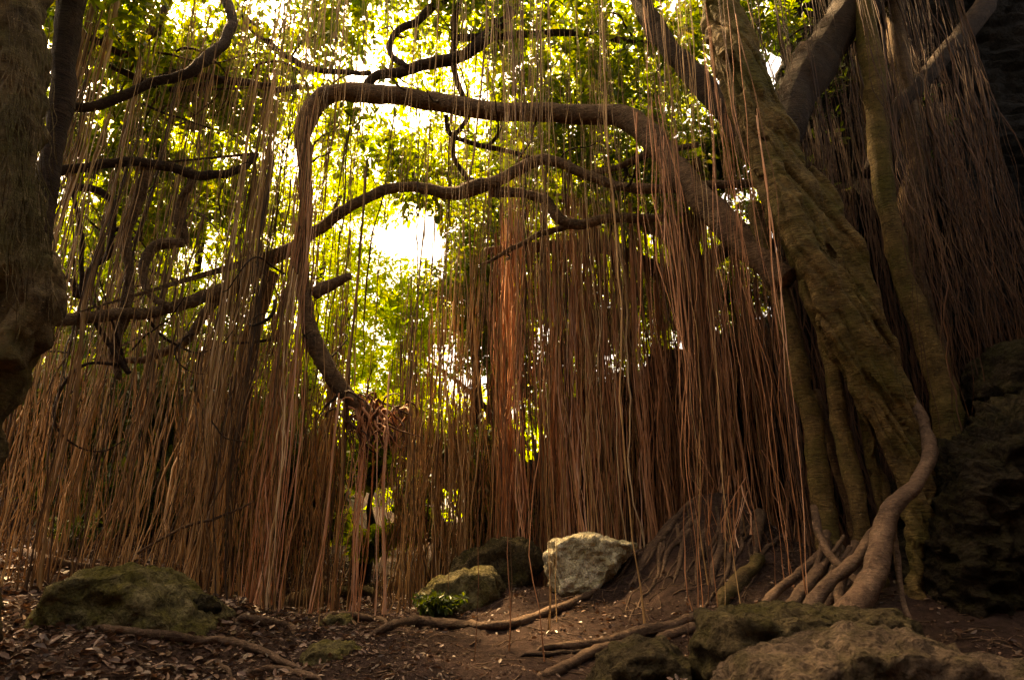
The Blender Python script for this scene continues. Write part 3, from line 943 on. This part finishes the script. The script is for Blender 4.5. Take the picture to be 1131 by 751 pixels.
# ------------------------------------------------------------------ back banyan
cb = np.array([4.4, 15.2, 0]); cb[2] = g1(cb[0], cb[1])
Cb = empty('banyan_tree', cb, 'banyan behind the clearing whose dense rusty roots hang like a curtain', 'tree')
V_, F_, r_ = limb([(cb[0], cb[1], cb[2] - 0.2, 0.5), (4.5, 15.2, 4, 0.42), (4.3, 15, 7, 0.4), (4.0, 14.8, 9.5, 0.34), (3.6, 14.8, 12.5, 0.25)], 14, 8, 0.2, 301)
mesh('trunk', V_, F_, M_limb, Cb, r_)
for i, pts in enumerate([
    [(4.2, 15, 7.2, 0.2), (2.5, 14.2, 7.9, 0.16), (0.8, 13.8, 7.8, 0.13), (-0.6, 13.6, 7.6, 0.08)],
    [(4.2, 15, 7.6, 0.22), (6.0, 13.6, 8.4, 0.18), (8.0, 12.8, 8.8, 0.13)],
    [(4.0, 14.9, 8.6, 0.18), (2.2, 15.2, 9.6, 0.14), (0.2, 15.4, 10.2, 0.1), (-1.4, 15.4, 10.6, 0.06)],
    [(4.3, 15, 8, 0.18), (4.2, 13.2, 8.6, 0.14), (3.8, 12.0, 8.9, 0.1)],
]):
    V_, F_, r_ = limb(pts, 10, 7, 0.16, 310 + i)
    mesh('branch', V_, F_, M_limb, Cb, r_)


# ------------------------------------------------------------------ curtains


# left banyan: wide curtain across the left half
def anL():
    y = U(9.6, 14.5)
    px = U(-10, 330)
    p = at(px, 400, y)
    return p[0], y, rng.choice([U(3.8, 5.8), U(5, 9), U(8, 13)], p=[0.62, 0.23, 0.15])


def anV():
    y = U(8.6, 12.2)
    px = U(70, 860)
    if 370 < px < 480 and rng.random() < 0.6: px = U(70, 370)
    p = at(px, 250, y)
    return p[0], y, U(10.5, 13.5)


def anL2():                     # thick bundles
    px, y = [(285, 10.9), (262, 11.2), (60, 8.6), (115, 9.0), (160, 9.6), (30, 8.2), (210, 10.6), (300, 10.8), (135, 9.4)][rng.integers(0, 9)]
    p = at(px + rng.normal(0, 6), 200, y)
    return p[0], y + rng.normal(0, 0.2), U(6.5, 10.5)


SL = curtain(anL, 118, (2, 9), 0.13, (0.005, 0.011), 0.12, 0.25)
SL += curtain(anL2, 36, (5, 11), 0.06, (0.005, 0.011), 0.06, 0.3, (0.5, 0.9))
SL += curtain(anV, 230, (1, 4), 0.10, (0.0035, 0.0075), 0.05, 0.93, (0.3, 0.72), 0.04, (0.2, 1))
put_curtain(B, SL, M_str)


# right banyan: strands from the arching limb and round the trunk
def anA():
    px = U(320, 700); y = U(10.4, 12.6)
    if 380 < px < 470 and rng.random() < 0.8: px = U(470, 700)
    if px > 465: y = U(12.2, 13)
    p = at(px, 110, y)
    q = at(px, 400, y)
    return q[0], y, p[2] + U(-0.2, 3) if rng.random() < 0.5 else U(6, 9)


def anA2():                     # near strands right of centre
    px = U(715, 860) if rng.random() < 0.75 else U(540, 585); y = U(7.4, 9.6)
    q = at(px, 300, y)
    return q[0], y, U(6.5, 10)


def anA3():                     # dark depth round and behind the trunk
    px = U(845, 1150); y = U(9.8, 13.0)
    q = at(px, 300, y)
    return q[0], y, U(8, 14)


def anA4():                     # low dense foot of the centre curtain
    px = U(300, 540); y = U(11.2, 14)
    if 380 < px < 442: px = U(440, 540)
    if px > 455: y = U(12.7, 14.2)
    q = at(px, 520, y)
    return q[0], y, U(3.2, 6.5)


SG = curtain(anA, 70, (1, 5), 0.06, (0.006, 0.011), 0.05, 0.3, (0.5, 0.95))
SA = curtain(anA2, 30, (1, 4), 0.05, (0.004, 0.008), 0.06, 0.75, (0.4, 0.75))
SA += curtain(anA3, 130, (2, 7), 0.1, (0.004, 0.009), 0.1, 0.35, vr=(0.0, 0.2))  # root tones held dark, shade behind the trunk put into the colour
SG += curtain(anA4, 80, (2, 8), 0.09, (0.004, 0.011), 0.12, 0.2)


def anA5():                     # fringe over the bank
    p = gpx(U(690, 860), U(535, 590))
    return p[0], p[1] - 0.35, p[2] + U(0.1, 0.9)


def anA6():                     # strands hanging from the knot and along the drooping limb
    if rng.random() < 0.6:
        p = kc + rng.normal(0, 1, 3) * np.array([0.3, 0.2, 0.12])
    else:
        p = at(338 + rng.normal(0, 7), U(110, 300), 10.85)
    return p[0], p[1], p[2] + 0.1


SA += curtain(anA5, 44, (2, 5), 0.08, (0.004, 0.009), 0.12, 0.3)
SA += curtain(anA6, 22, (2, 5), 0.05, (0.005, 0.010), 0.05, 0.2, vr=(0.4, 1))
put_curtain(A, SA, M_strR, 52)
put_curtain(A, SG, M_str, 44)


# back banyan: the dense wall of roots
def anC():
    px = U(535, 870); y = U(12.4, 15)
    q = at(px, 420, y)
    return q[0], y, U(7.2, 9.4)


SC = curtain(anC, 145, (2, 10), 0.10, (0.005, 0.014), 0.06, 0.12)
put_curtain(Cb, SC, M_strR)


# ------------------------------------------------------------------ crowns
def blob(px, py, Y, rpx, n, rz=0.9, ry=1.0):
    r = rpx * mpp(px, py, Y)
    return (at(px, py, Y), (r, r * ry, r * rz), n)


def put_crown(tree, blobs, mat, ls, per=8, seed=0, thr=-0.15, twigs=0, tw=M_dark, clump=0.9):
    (V, Fq, r), P = crown(blobs, ls, per, clump, thr, seed)
    mesh('crown', V, Fq, mat, tree, r, smooth=False)
    if twigs:
        V, Fq, r = twig_set(P, twigs)
        tag(mesh('twig', V, Fq, tw, tree, r), kind='stuff')


put_crown(A, [blob(560, 40, 12.5, 110, 460), blob(680, 90, 12.5, 110, 520), blob(330, 10, 12.4, 80, 200), blob(460, -20, 12.5, 80, 220), blob(420, 150, 12.6, 80, 160), blob(590, 170, 12.8, 90, 260), blob(700, 190, 12.8, 80, 260), blob(480, 190, 12.6, 60, 110),
              blob(380, 40, 12.4, 70, 130), blob(760, 30, 12.6, 80, 300), blob(830, 10, 13, 60, 300), blob(470, -60, 11, 120, 200), blob(650, -120, 10, 160, 300),
              ((5.5, 5, 14), (3.5, 4, 1.5), 700), ((9, 2.5, 14), (4, 4, 1.6), 900), ((4.5, -5, 10), (5, 3, 3), 900), ((5, 0.5, 13), (3.4, 3.5, 1.2), 700), ((6.5, 7, 15.2), (4, 3.5, 1.2), 800), ((5.2, 9.4, 16.6), (3.6, 3, 1.2), 900), ((8.5, 11, 17), (4, 4, 1.5), 1100), blob(805, 170, 13.6, 45, 300), ((0.5, -5, 10), (4, 2.5, 3), 800)], M_leaf, 0.2, 8, 401, -0.1, 160)  # blobs above and behind the view are added to keep light out
put_crown(B, [blob(130, 60, 11, 120, 520), blob(240, 60, 12, 90, 360), blob(290, 120, 13, 60, 160), blob(90, 170, 11.5, 90, 260), blob(200, 160, 12.5, 90, 240), blob(150, 260, 12.5, 90, 200), blob(250, 230, 13, 70, 150),
              blob(110, -60, 9.5, 160, 400), ((-7.5, 5, 10), (3.2, 5, 2), 900), ((-8.5, 11, 11.5), (3, 3, 2), 500), ((-4.5, -5, 10), (4.5, 3, 3), 900), ((-6.5, 5, 11), (3, 4.5, 1.6), 800)], M_leaf, 0.2, 8, 402, -0.1, 150)  # side and rear blobs out of view are added to shade the clearing
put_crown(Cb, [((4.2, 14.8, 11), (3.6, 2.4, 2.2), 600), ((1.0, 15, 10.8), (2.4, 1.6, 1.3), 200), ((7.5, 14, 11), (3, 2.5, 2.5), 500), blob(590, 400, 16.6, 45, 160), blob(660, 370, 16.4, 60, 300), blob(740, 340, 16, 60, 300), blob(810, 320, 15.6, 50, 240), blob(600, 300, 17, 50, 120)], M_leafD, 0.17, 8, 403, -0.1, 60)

# background trees: each its own trunk and crown
bt = [
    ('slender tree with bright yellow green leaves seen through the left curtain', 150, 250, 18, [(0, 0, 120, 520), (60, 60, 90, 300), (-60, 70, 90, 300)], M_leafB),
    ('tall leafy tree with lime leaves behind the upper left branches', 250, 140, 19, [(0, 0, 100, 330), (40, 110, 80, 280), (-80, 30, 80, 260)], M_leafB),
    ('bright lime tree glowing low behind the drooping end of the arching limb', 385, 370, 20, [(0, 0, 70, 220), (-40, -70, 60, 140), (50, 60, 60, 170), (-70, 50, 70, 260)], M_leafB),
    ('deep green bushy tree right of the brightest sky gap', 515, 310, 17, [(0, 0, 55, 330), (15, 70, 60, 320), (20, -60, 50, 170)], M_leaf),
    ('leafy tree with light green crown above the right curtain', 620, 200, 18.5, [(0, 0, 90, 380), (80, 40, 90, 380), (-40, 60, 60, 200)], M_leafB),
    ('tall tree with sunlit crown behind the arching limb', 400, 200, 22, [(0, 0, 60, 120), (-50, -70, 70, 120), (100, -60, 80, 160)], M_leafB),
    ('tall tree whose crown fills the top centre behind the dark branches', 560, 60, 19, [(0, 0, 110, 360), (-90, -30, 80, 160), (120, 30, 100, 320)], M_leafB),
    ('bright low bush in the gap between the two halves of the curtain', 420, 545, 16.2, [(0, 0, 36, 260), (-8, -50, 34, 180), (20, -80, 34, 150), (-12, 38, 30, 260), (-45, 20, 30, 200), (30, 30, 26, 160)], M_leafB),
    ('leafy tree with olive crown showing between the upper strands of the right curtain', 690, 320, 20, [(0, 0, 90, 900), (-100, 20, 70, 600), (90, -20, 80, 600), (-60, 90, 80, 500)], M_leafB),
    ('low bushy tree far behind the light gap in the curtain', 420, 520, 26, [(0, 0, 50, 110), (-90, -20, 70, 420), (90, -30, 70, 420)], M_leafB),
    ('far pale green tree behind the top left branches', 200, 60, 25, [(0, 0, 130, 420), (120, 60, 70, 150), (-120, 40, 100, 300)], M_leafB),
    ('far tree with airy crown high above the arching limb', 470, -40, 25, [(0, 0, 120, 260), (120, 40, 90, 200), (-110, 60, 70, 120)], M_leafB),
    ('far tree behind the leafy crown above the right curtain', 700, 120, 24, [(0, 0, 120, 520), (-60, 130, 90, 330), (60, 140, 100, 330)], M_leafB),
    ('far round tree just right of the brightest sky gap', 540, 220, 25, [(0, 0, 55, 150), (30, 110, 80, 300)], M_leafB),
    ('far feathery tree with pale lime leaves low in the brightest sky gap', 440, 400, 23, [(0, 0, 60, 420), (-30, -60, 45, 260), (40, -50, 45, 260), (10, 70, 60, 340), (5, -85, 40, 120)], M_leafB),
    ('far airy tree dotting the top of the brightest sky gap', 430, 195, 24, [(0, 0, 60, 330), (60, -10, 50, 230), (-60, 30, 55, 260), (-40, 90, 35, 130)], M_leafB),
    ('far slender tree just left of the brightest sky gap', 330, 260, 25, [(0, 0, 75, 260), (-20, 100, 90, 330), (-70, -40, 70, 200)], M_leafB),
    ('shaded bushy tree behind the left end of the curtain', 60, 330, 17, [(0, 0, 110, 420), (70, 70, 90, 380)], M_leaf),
    ('dark low bush on the bank behind the foot of the left curtain', 130, 540, 15.6, [(0, 0, 75, 480), (-90, -10, 80, 480), (90, 20, 70, 480), (160, 50, 50, 300), (-60, -95, 70, 420), (40, -90, 70, 380), (120, -60, 60, 300), (-150, -60, 70, 380)], M_leafD),  # dark blobs widened to block bright patches behind the roots
    ('dark bush added to deepen the shade left of the light gap', 330, 560, 15.4, [(0, 0, 48, 330), (-30, -60, 50, 260), (20, -50, 40, 160)], M_leafD),  # added dark foliage in place of a shaded gap
    ('dark bush added to deepen the shade right of the light gap', 490, 555, 15.2, [(0, 0, 50, 330), (40, -50, 50, 260), (60, 20, 40, 200), (-10, -60, 40, 120)], M_leafD),  # likewise added, its dark leaves standing in for shade
    ('low dense tree in shade behind the left root curtain', 230, 420, 18.5, [(0, 0, 100, 480), (-90, 20, 80, 300), (80, 40, 70, 260)], M_leaf),
]
for i, (lab, px, py, Y, bl_, mat) in enumerate(bt):
    c = at(px, py, Y)
    base = np.array([c[0] + rng.normal(0, 0.4), Y + 0.3, 0]); 
    if 370 < px < 475 and Y > 19: base[0] = at(336 if px < 425 else 545, 400, Y)[0]
    base[2] = g1(base[0], base[1])
    t = empty('forest_tree', base, lab, 'tree', 'sunlit trees beyond the clearing')
    V_, F_, r_ = limb([(*base - np.array([0, 0, .2]), 0.2), (base[0] + .2, Y + .2, base[2] + (c[2] - base[2]) * .6, 0.13), (0.6 * base[0] + 0.4 * c[0], Y, base[2] + (c[2] - base[2]) * .9, 0.07), (c[0], Y, c[2] + .6, 0.04), (c[0] + .3, Y, c[2] + 1.2, 0.02)], 8, 5, 0.15, 500 + i)
    mesh('trunk', V_, F_, M_dark, t, r_)
    put_crown(t, [blob(px + a, py + b, Y + rng.normal(0, 0.6), r, int(n * 1.7)) for a, b, r, n in bl_], mat, 0.2, 7, 510 + i, -0.05, 40, M_dark)

# distant wood closing the view
PPf = []
for k in range(70):
    x = U(-34, 34); y = U(30, 42)
    if 370 < 565 + 740 * x / y < 460: continue
    zc = g1(x, y)
    PPf.append(((x, y, zc + U(1, 5)), (U(2, 4), U(1.5, 3), U(2, 3)), 50))
(Vf, Ff, rf), _ = crown(PPf, 0.5, 7, 0.4, -0.2, 701)
o = mesh('distant_wood', Vf, Ff, M_leafB, None, rf, smooth=False)
tag(o, 'far sunlit wood closing the view behind all the trees', 'wood', None, 'stuff')

# ------------------------------------------------------------------ roots and logs lying on the soil
def ground_root(pts, label, mat=M_root, sink=-0.2, name='surface_root', cat='root', seed=0, lift=0.0):
    P, rr = [], []
    for px, py, r in pts:
        p = gpx(px, py)
        r = r * mpp(px, py, p[1])
        P.append(p + np.array([0, 0, r * (0.55 - sink) + lift])); rr.append(r)
    P, rr = catmull(P, rr, 7)
    P[:, 2] = np.maximum(P[:, 2], ground(P[:, 0], P[:, 1]) + rr * 0.35)
    P = P + 0.03 * np.stack([vn(P * 2.5, seed), vn(P * 2.5, seed + 1), 0.4 * vn(P * 2.5, seed + 2)], 1)
    tt = np.linspace(0, 1, len(P))
    rr = rr * (1 + 0.2 * vn(P * 4, seed + 5)) * (0.3 + 0.7 * ss(0, 0.12, tt) * ss(1, 0.85, tt))
    P[:, 2] -= rr.max() * 1.2 * (1 - ss(0, 0.1, tt) * ss(1, 0.9, tt))
    V, Fq, r = tube(P, rr, 9, 0.18, seed)
    return tag(mesh(name, V, Fq, mat, None, r), label, cat)


ground_root([(85, 692, 4), (130, 700, 5), (180, 705, 5), (220, 711, 5), (262, 714, 5), (300, 728, 4), (345, 742, 3)], 'long dark root crossing the leaf litter below the broad mossy boulder', seed=1)
ground_root([(10, 608, 5), (40, 620, 5), (75, 628, 5), (110, 630, 4), (140, 627, 3)], 'root running over the leaf litter to the top of the broad mossy boulder', seed=2)
ground_root([(10, 590, 4), (30, 588, 5), (48, 598, 5), (54, 612, 4)], 'short curled root at the far left edge above the leaf litter', seed=3)
ground_root([(398, 703, 2), (425, 697, 5), (460, 692, 7), (500, 695, 6), (540, 695, 5), (580, 688, 5), (620, 674, 5), (650, 660, 4), (672, 645, 3)], 'smooth pale root snaking across the path below the pale limestone block', seed=4)
ground_root([(580, 720, 3), (620, 716, 4), (670, 712, 5), (710, 702, 6), (750, 692, 6), (780, 683, 6)], 'upper root running left from the mossy ledge into the path', seed=5)
ground_root([(585, 757, 5), (625, 742, 6), (660, 722, 6), (700, 712, 5)], 'forked root curving toward the bottom edge left of the hummocky boulder', seed=6)
ground_root([(720, 712, 5), (755, 700, 6), (790, 692, 6)], 'stout root wedged between the hummocky boulder and the mossy ledge', seed=7)
ground_root([(570, 724, 2), (610, 724, 3), (650, 722, 3), (690, 718, 2)], 'thin dark root lying just below the longer root on the path', M_dark, seed=8)
ground_root([(255, 683, 4), (290, 690, 5), (318, 694, 4), (326, 702, 3)], 'short root hooking down beside the path left of the small stones', seed=9)
ground_root([(235, 715, 2), (242, 735, 3), (255, 752, 3)], 'thin root dropping toward the bottom edge from the long dark root', seed=10)
ground_root([(265, 748, 3), (300, 742, 4), (335, 748, 4), (360, 755, 3)], 'root at the bottom edge left of the flat lichen covered stone', seed=11)
ground_root([(312, 672, 9), (335, 668, 10), (362, 660, 8), (400, 656, 6), (425, 660, 4)], 'weathered fallen log at the foot of the centre curtain', M_old, -0.1, 'fallen_log', 'log', seed=12)
ground_root([(548, 650, 5), (570, 643, 7), (590, 636, 8), (612, 628, 7)], 'reddish fallen log between the dark mossy boulder and the pale limestone block', M_root, -0.1, 'fallen_log', 'log', seed=13)
ground_root([(352, 688, 4), (380, 683, 5), (410, 686, 4), (432, 692, 3)], 'knobbly root behind the small mossy stone', seed=14)
ground_root([(795, 672, 8), (812, 652, 8), (832, 632, 8), (845, 618, 7)], 'thick mossy root slanting up the bank behind the mossy ledge', M_old, -0.1, seed=15)
# roots pouring down the bank right of the pale block
bank = [[(790, 532, 5), (760, 556, 6), (735, 578, 6), (710, 602, 5), (690, 628, 4), (665, 650, 3)],
        [(785, 545, 4), (750, 572, 4), (725, 600, 4), (705, 632, 3), (685, 655, 3)],
        [(780, 560, 4), (755, 590, 4), (735, 620, 3), (722, 650, 3)],
        [(770, 552, 3), (735, 590, 3), (712, 622, 3), (695, 652, 2)],
        [(765, 580, 3), (752, 615, 3), (742, 655, 2)],
        [(782, 580, 3), (772, 620, 3), (770, 655, 2)],
        [(800, 580, 5), (792, 620, 5), (785, 655, 4)],
        [(845, 555, 7), (838, 585, 7), (832, 620, 6)]]
bl_lab = ['thickest pale root slanting down the bank toward the pale limestone block', 'second slanting root close below the thickest bank root', 'thin root fanning down the middle of the bank', 'wispy root between the slanting bank roots',
          'short thin root hanging down the face of the bank', 'thin upright root on the bank below its top', 'upright mossy root on the bank right of the thin ones', 'stubby upright root near the big trunk foot']
for i, (pts, lab) in enumerate(zip(bank, bl_lab)):
    P, rr = [], []
    for j, (px, py, r) in enumerate(pts):
        Y = 10.6 - 0.9 * j / (len(pts) - 1)
        g = gpx(px, py)
        Y = min(g[1], 12.0)
        p = at(px, py, Y); P.append(p); rr.append(r * mpp(px, py, Y))
    P, rr = catmull(P, rr, 6)
    tt = np.linspace(0, 1, len(P))
    rr = rr * (0.25 + 0.75 * ss(0, 0.1, tt) * ss(1, 0.55, tt))
    P = P + 0.05 * np.stack([vn(P * 2.2, 70 + i), vn(P * 2.2, 71 + i), 0 * tt], 1)
    P[:, 2] = ground(P[:, 0], P[:, 1]) + rr * 0.4 - 0.12 * (1 - ss(0, 0.12, tt) * ss(1, 0.85, tt))
    V, Fq, r = tube(P, rr, 8, 0.15, 40 + i)
    tag(mesh('bank_root', V, Fq, M_root, None, r), lab, 'root')

for i in range(22):
    px, py = U(690, 865), U(540, 605)
    pts = []
    ex, ey = px - U(-10, 90), py + U(50, 100)
    ph_ = U(0, 6)
    for t in np.linspace(0, 1, 8):
        q = gpx(px + (ex - px) * t + 6 * math.sin(t * 7 + ph_), py + (ey - py) * t)
        pts.append(q)
    P, rr = catmull(pts, np.linspace(U(0.02, 0.045), 0.008, 8), 5)
    P[:, 2] = ground(P[:, 0], P[:, 1]) + rr * 0.3
    V, Fq, r = tube(P, rr, 6, 0.15, 300 + i)
    tag(mesh('bank_root', V, Fq, M_root, None, r), 'thin root veining the earth bank right of the pale limestone block', 'root', 'thin roots veining the earth bank')

# bare fallen twig on the left
V, Fq, r = limb_px([(150, 612, 1.5), (200, 584, 1.6), (240, 570, 1.5), (280, 552, 1.0)], 10.2, 10.6, 6, 6, 0.1, 9, 0.04)
tag(mesh('dead_branch', V, Fq, M_root, None, r), 'thin bare branch leaning across the foot of the left curtain', 'branch')

# ------------------------------------------------------------------ small plants
def plant(px, py, label, n, h, mat, ls, cat='plant', name='leafy_plant'):
    b = gpx(px, py)
    t = empty(name, b, label, cat)
    st, lp, ld = [], [], []
    for i in range(n):
        a = rng.random() * 6.28; q = rng.uniform(0.2, 1.2)
        e = b + np.array([math.cos(a) * q * h, math.sin(a) * q * h, h * rng.uniform(0.5, 1)])
        m_ = (b + e) / 2 + np.array([0, 0, 0.12 * h])
        Pq, rq = catmull([b, m_, e], [0.008, 0.006, 0.003], 5)
        st.append(tube(Pq, rq, 4, caps=False))
        for p in Pq[2:]:
            for s in range(3):
                lp.append(p); ld.append(unit(rng.normal(size=3) + np.array([0, 0, .2])))
    V, Fq, r = cat_mesh(st)
    mesh('stem', V, Fq, M_root, t, r)
    V, Fq, r = leaves(np.array(lp), np.array(ld), ls * rng.uniform(.6, 1.2, len(lp)), rng.random(len(lp)))
    mesh('foliage', V, Fq, mat, t, r, smooth=False)


plant(482, 684, 'green leafy plant in front of the low mossy boulder', 46, 0.34, M_leafD, 0.11)
plant(70, 612, 'dry leafy shrub above the root at the far left', 12, 0.6, M_leafD, 0.14)
plant(110, 600, 'low leafy sprig beneath the left curtain', 8, 0.4, M_leafD, 0.12)

# ------------------------------------------------------------------ leaf litter
n = 90000
lx = rng.uniform(-9, 7, n); ly = rng.uniform(5, 19, n)
pk = vn(np.stack([lx * 0.9, ly * 0.9, 0 * lx], 1), 77) + 0.8 * ss(-1.5, -5, lx) + rng.normal(0, 0.5, n) > -0.15
lx, ly = lx[pk], ly[pk]; n = len(lx)
pos = np.stack([lx, ly, ground(lx, ly) + 0.015], 1)
a = rng.random(n) * 6.28
dr = np.stack([np.cos(a), np.sin(a), rng.normal(0.1, 0.28, n)], 1)
V, Fq, r = leaves(pos, dr, (0.015 + 0.115 * rng.random(n) ** 1.6) * (0.7 + 0.5 * ss(-1, -4, lx)), rng.random(n) ** 1.9, 0.0, 0.5)
o = mesh('leaf_litter', V, Fq, M_litter, None, r, smooth=False, base=(0, 0, 0))
tag(o, 'dry brown and pinkish fallen leaves strewn over the soil', 'leaf litter', None, 'stuff')

tw = []
for i in range(900):
    x, y = U(-8, 6), U(5.5, 13)
    a, L = U(0, 6.28), U(0.12, 0.6)
    t = np.linspace(-0.5, 0.5, 5)
    px_ = x + np.cos(a) * L * t + rng.normal(0, 0.02, 5); py_ = y + np.sin(a) * L * t + rng.normal(0, 0.02, 5)
    tw.append(tube(np.stack([px_, py_, ground(px_, py_) + 0.012], 1), np.linspace(U(0.004, 0.011), 0.003, 5), 4, caps=False))
V, Fq, r = cat_mesh(tw)
tag(mesh('twig_litter', V, Fq, M_root, None, r, base=(0, 0, 0)), 'broken twigs and root bits scattered over the soil', 'twigs', None, 'stuff')

# ------------------------------------------------------------------ light
SUN = unit(np.array([[-0.36, 0.42, 0.83]]))[0]
el = math.asin(SUN[2]); az = math.atan2(SUN[0], SUN[1])
w = bpy.data.worlds.new('World')
sc.world = w
w.use_nodes = True
nt = w.node_tree
bg = nt.nodes['Background']
sky = nt.nodes.new('ShaderNodeTexSky')
sky.sky_type = 'NISHITA'
sky.sun_disc = False
sky.sun_elevation = el
sky.sun_rotation = az
sky.dust_density = 7.0
sky.ozone_density = 0.4
sky.air_density = 1.0
nt.links.new(sky.outputs[0], bg.inputs[0])
bg.inputs[1].default_value = 0.15
ld = bpy.data.lights.new('sun', 'SUN')
ld.energy = 5.0
ld.angle = R(5)
ld.color = (1.0, 0.84, 0.6)
lo = bpy.data.objects.new('sun', ld)
C.objects.link(lo)
lo.location = SUN * 60
lo.rotation_euler = Vector(SUN).to_track_quat('Z', 'Y').to_euler()

sc.view_settings.view_transform = 'Standard'
sc.view_settings.look = 'None'
sc.view_settings.exposure = 2.5
sc.view_settings.gamma = 1.0
sc.view_settings.use_white_balance = True
sc.view_settings.white_balance_temperature = 12000
sc.view_settings.white_balance_tint = 16
sc.render.engine = 'CYCLES'
sc.cycles.use_denoising = True
sc.cycles.max_bounces = 8
sc.cycles.diffuse_bounces = 4
sc.cycles.transmission_bounces = 6
sc.cycles.volume_bounces = 1
sc.cycles.caustics_reflective = False
sc.cycles.caustics_refractive = False
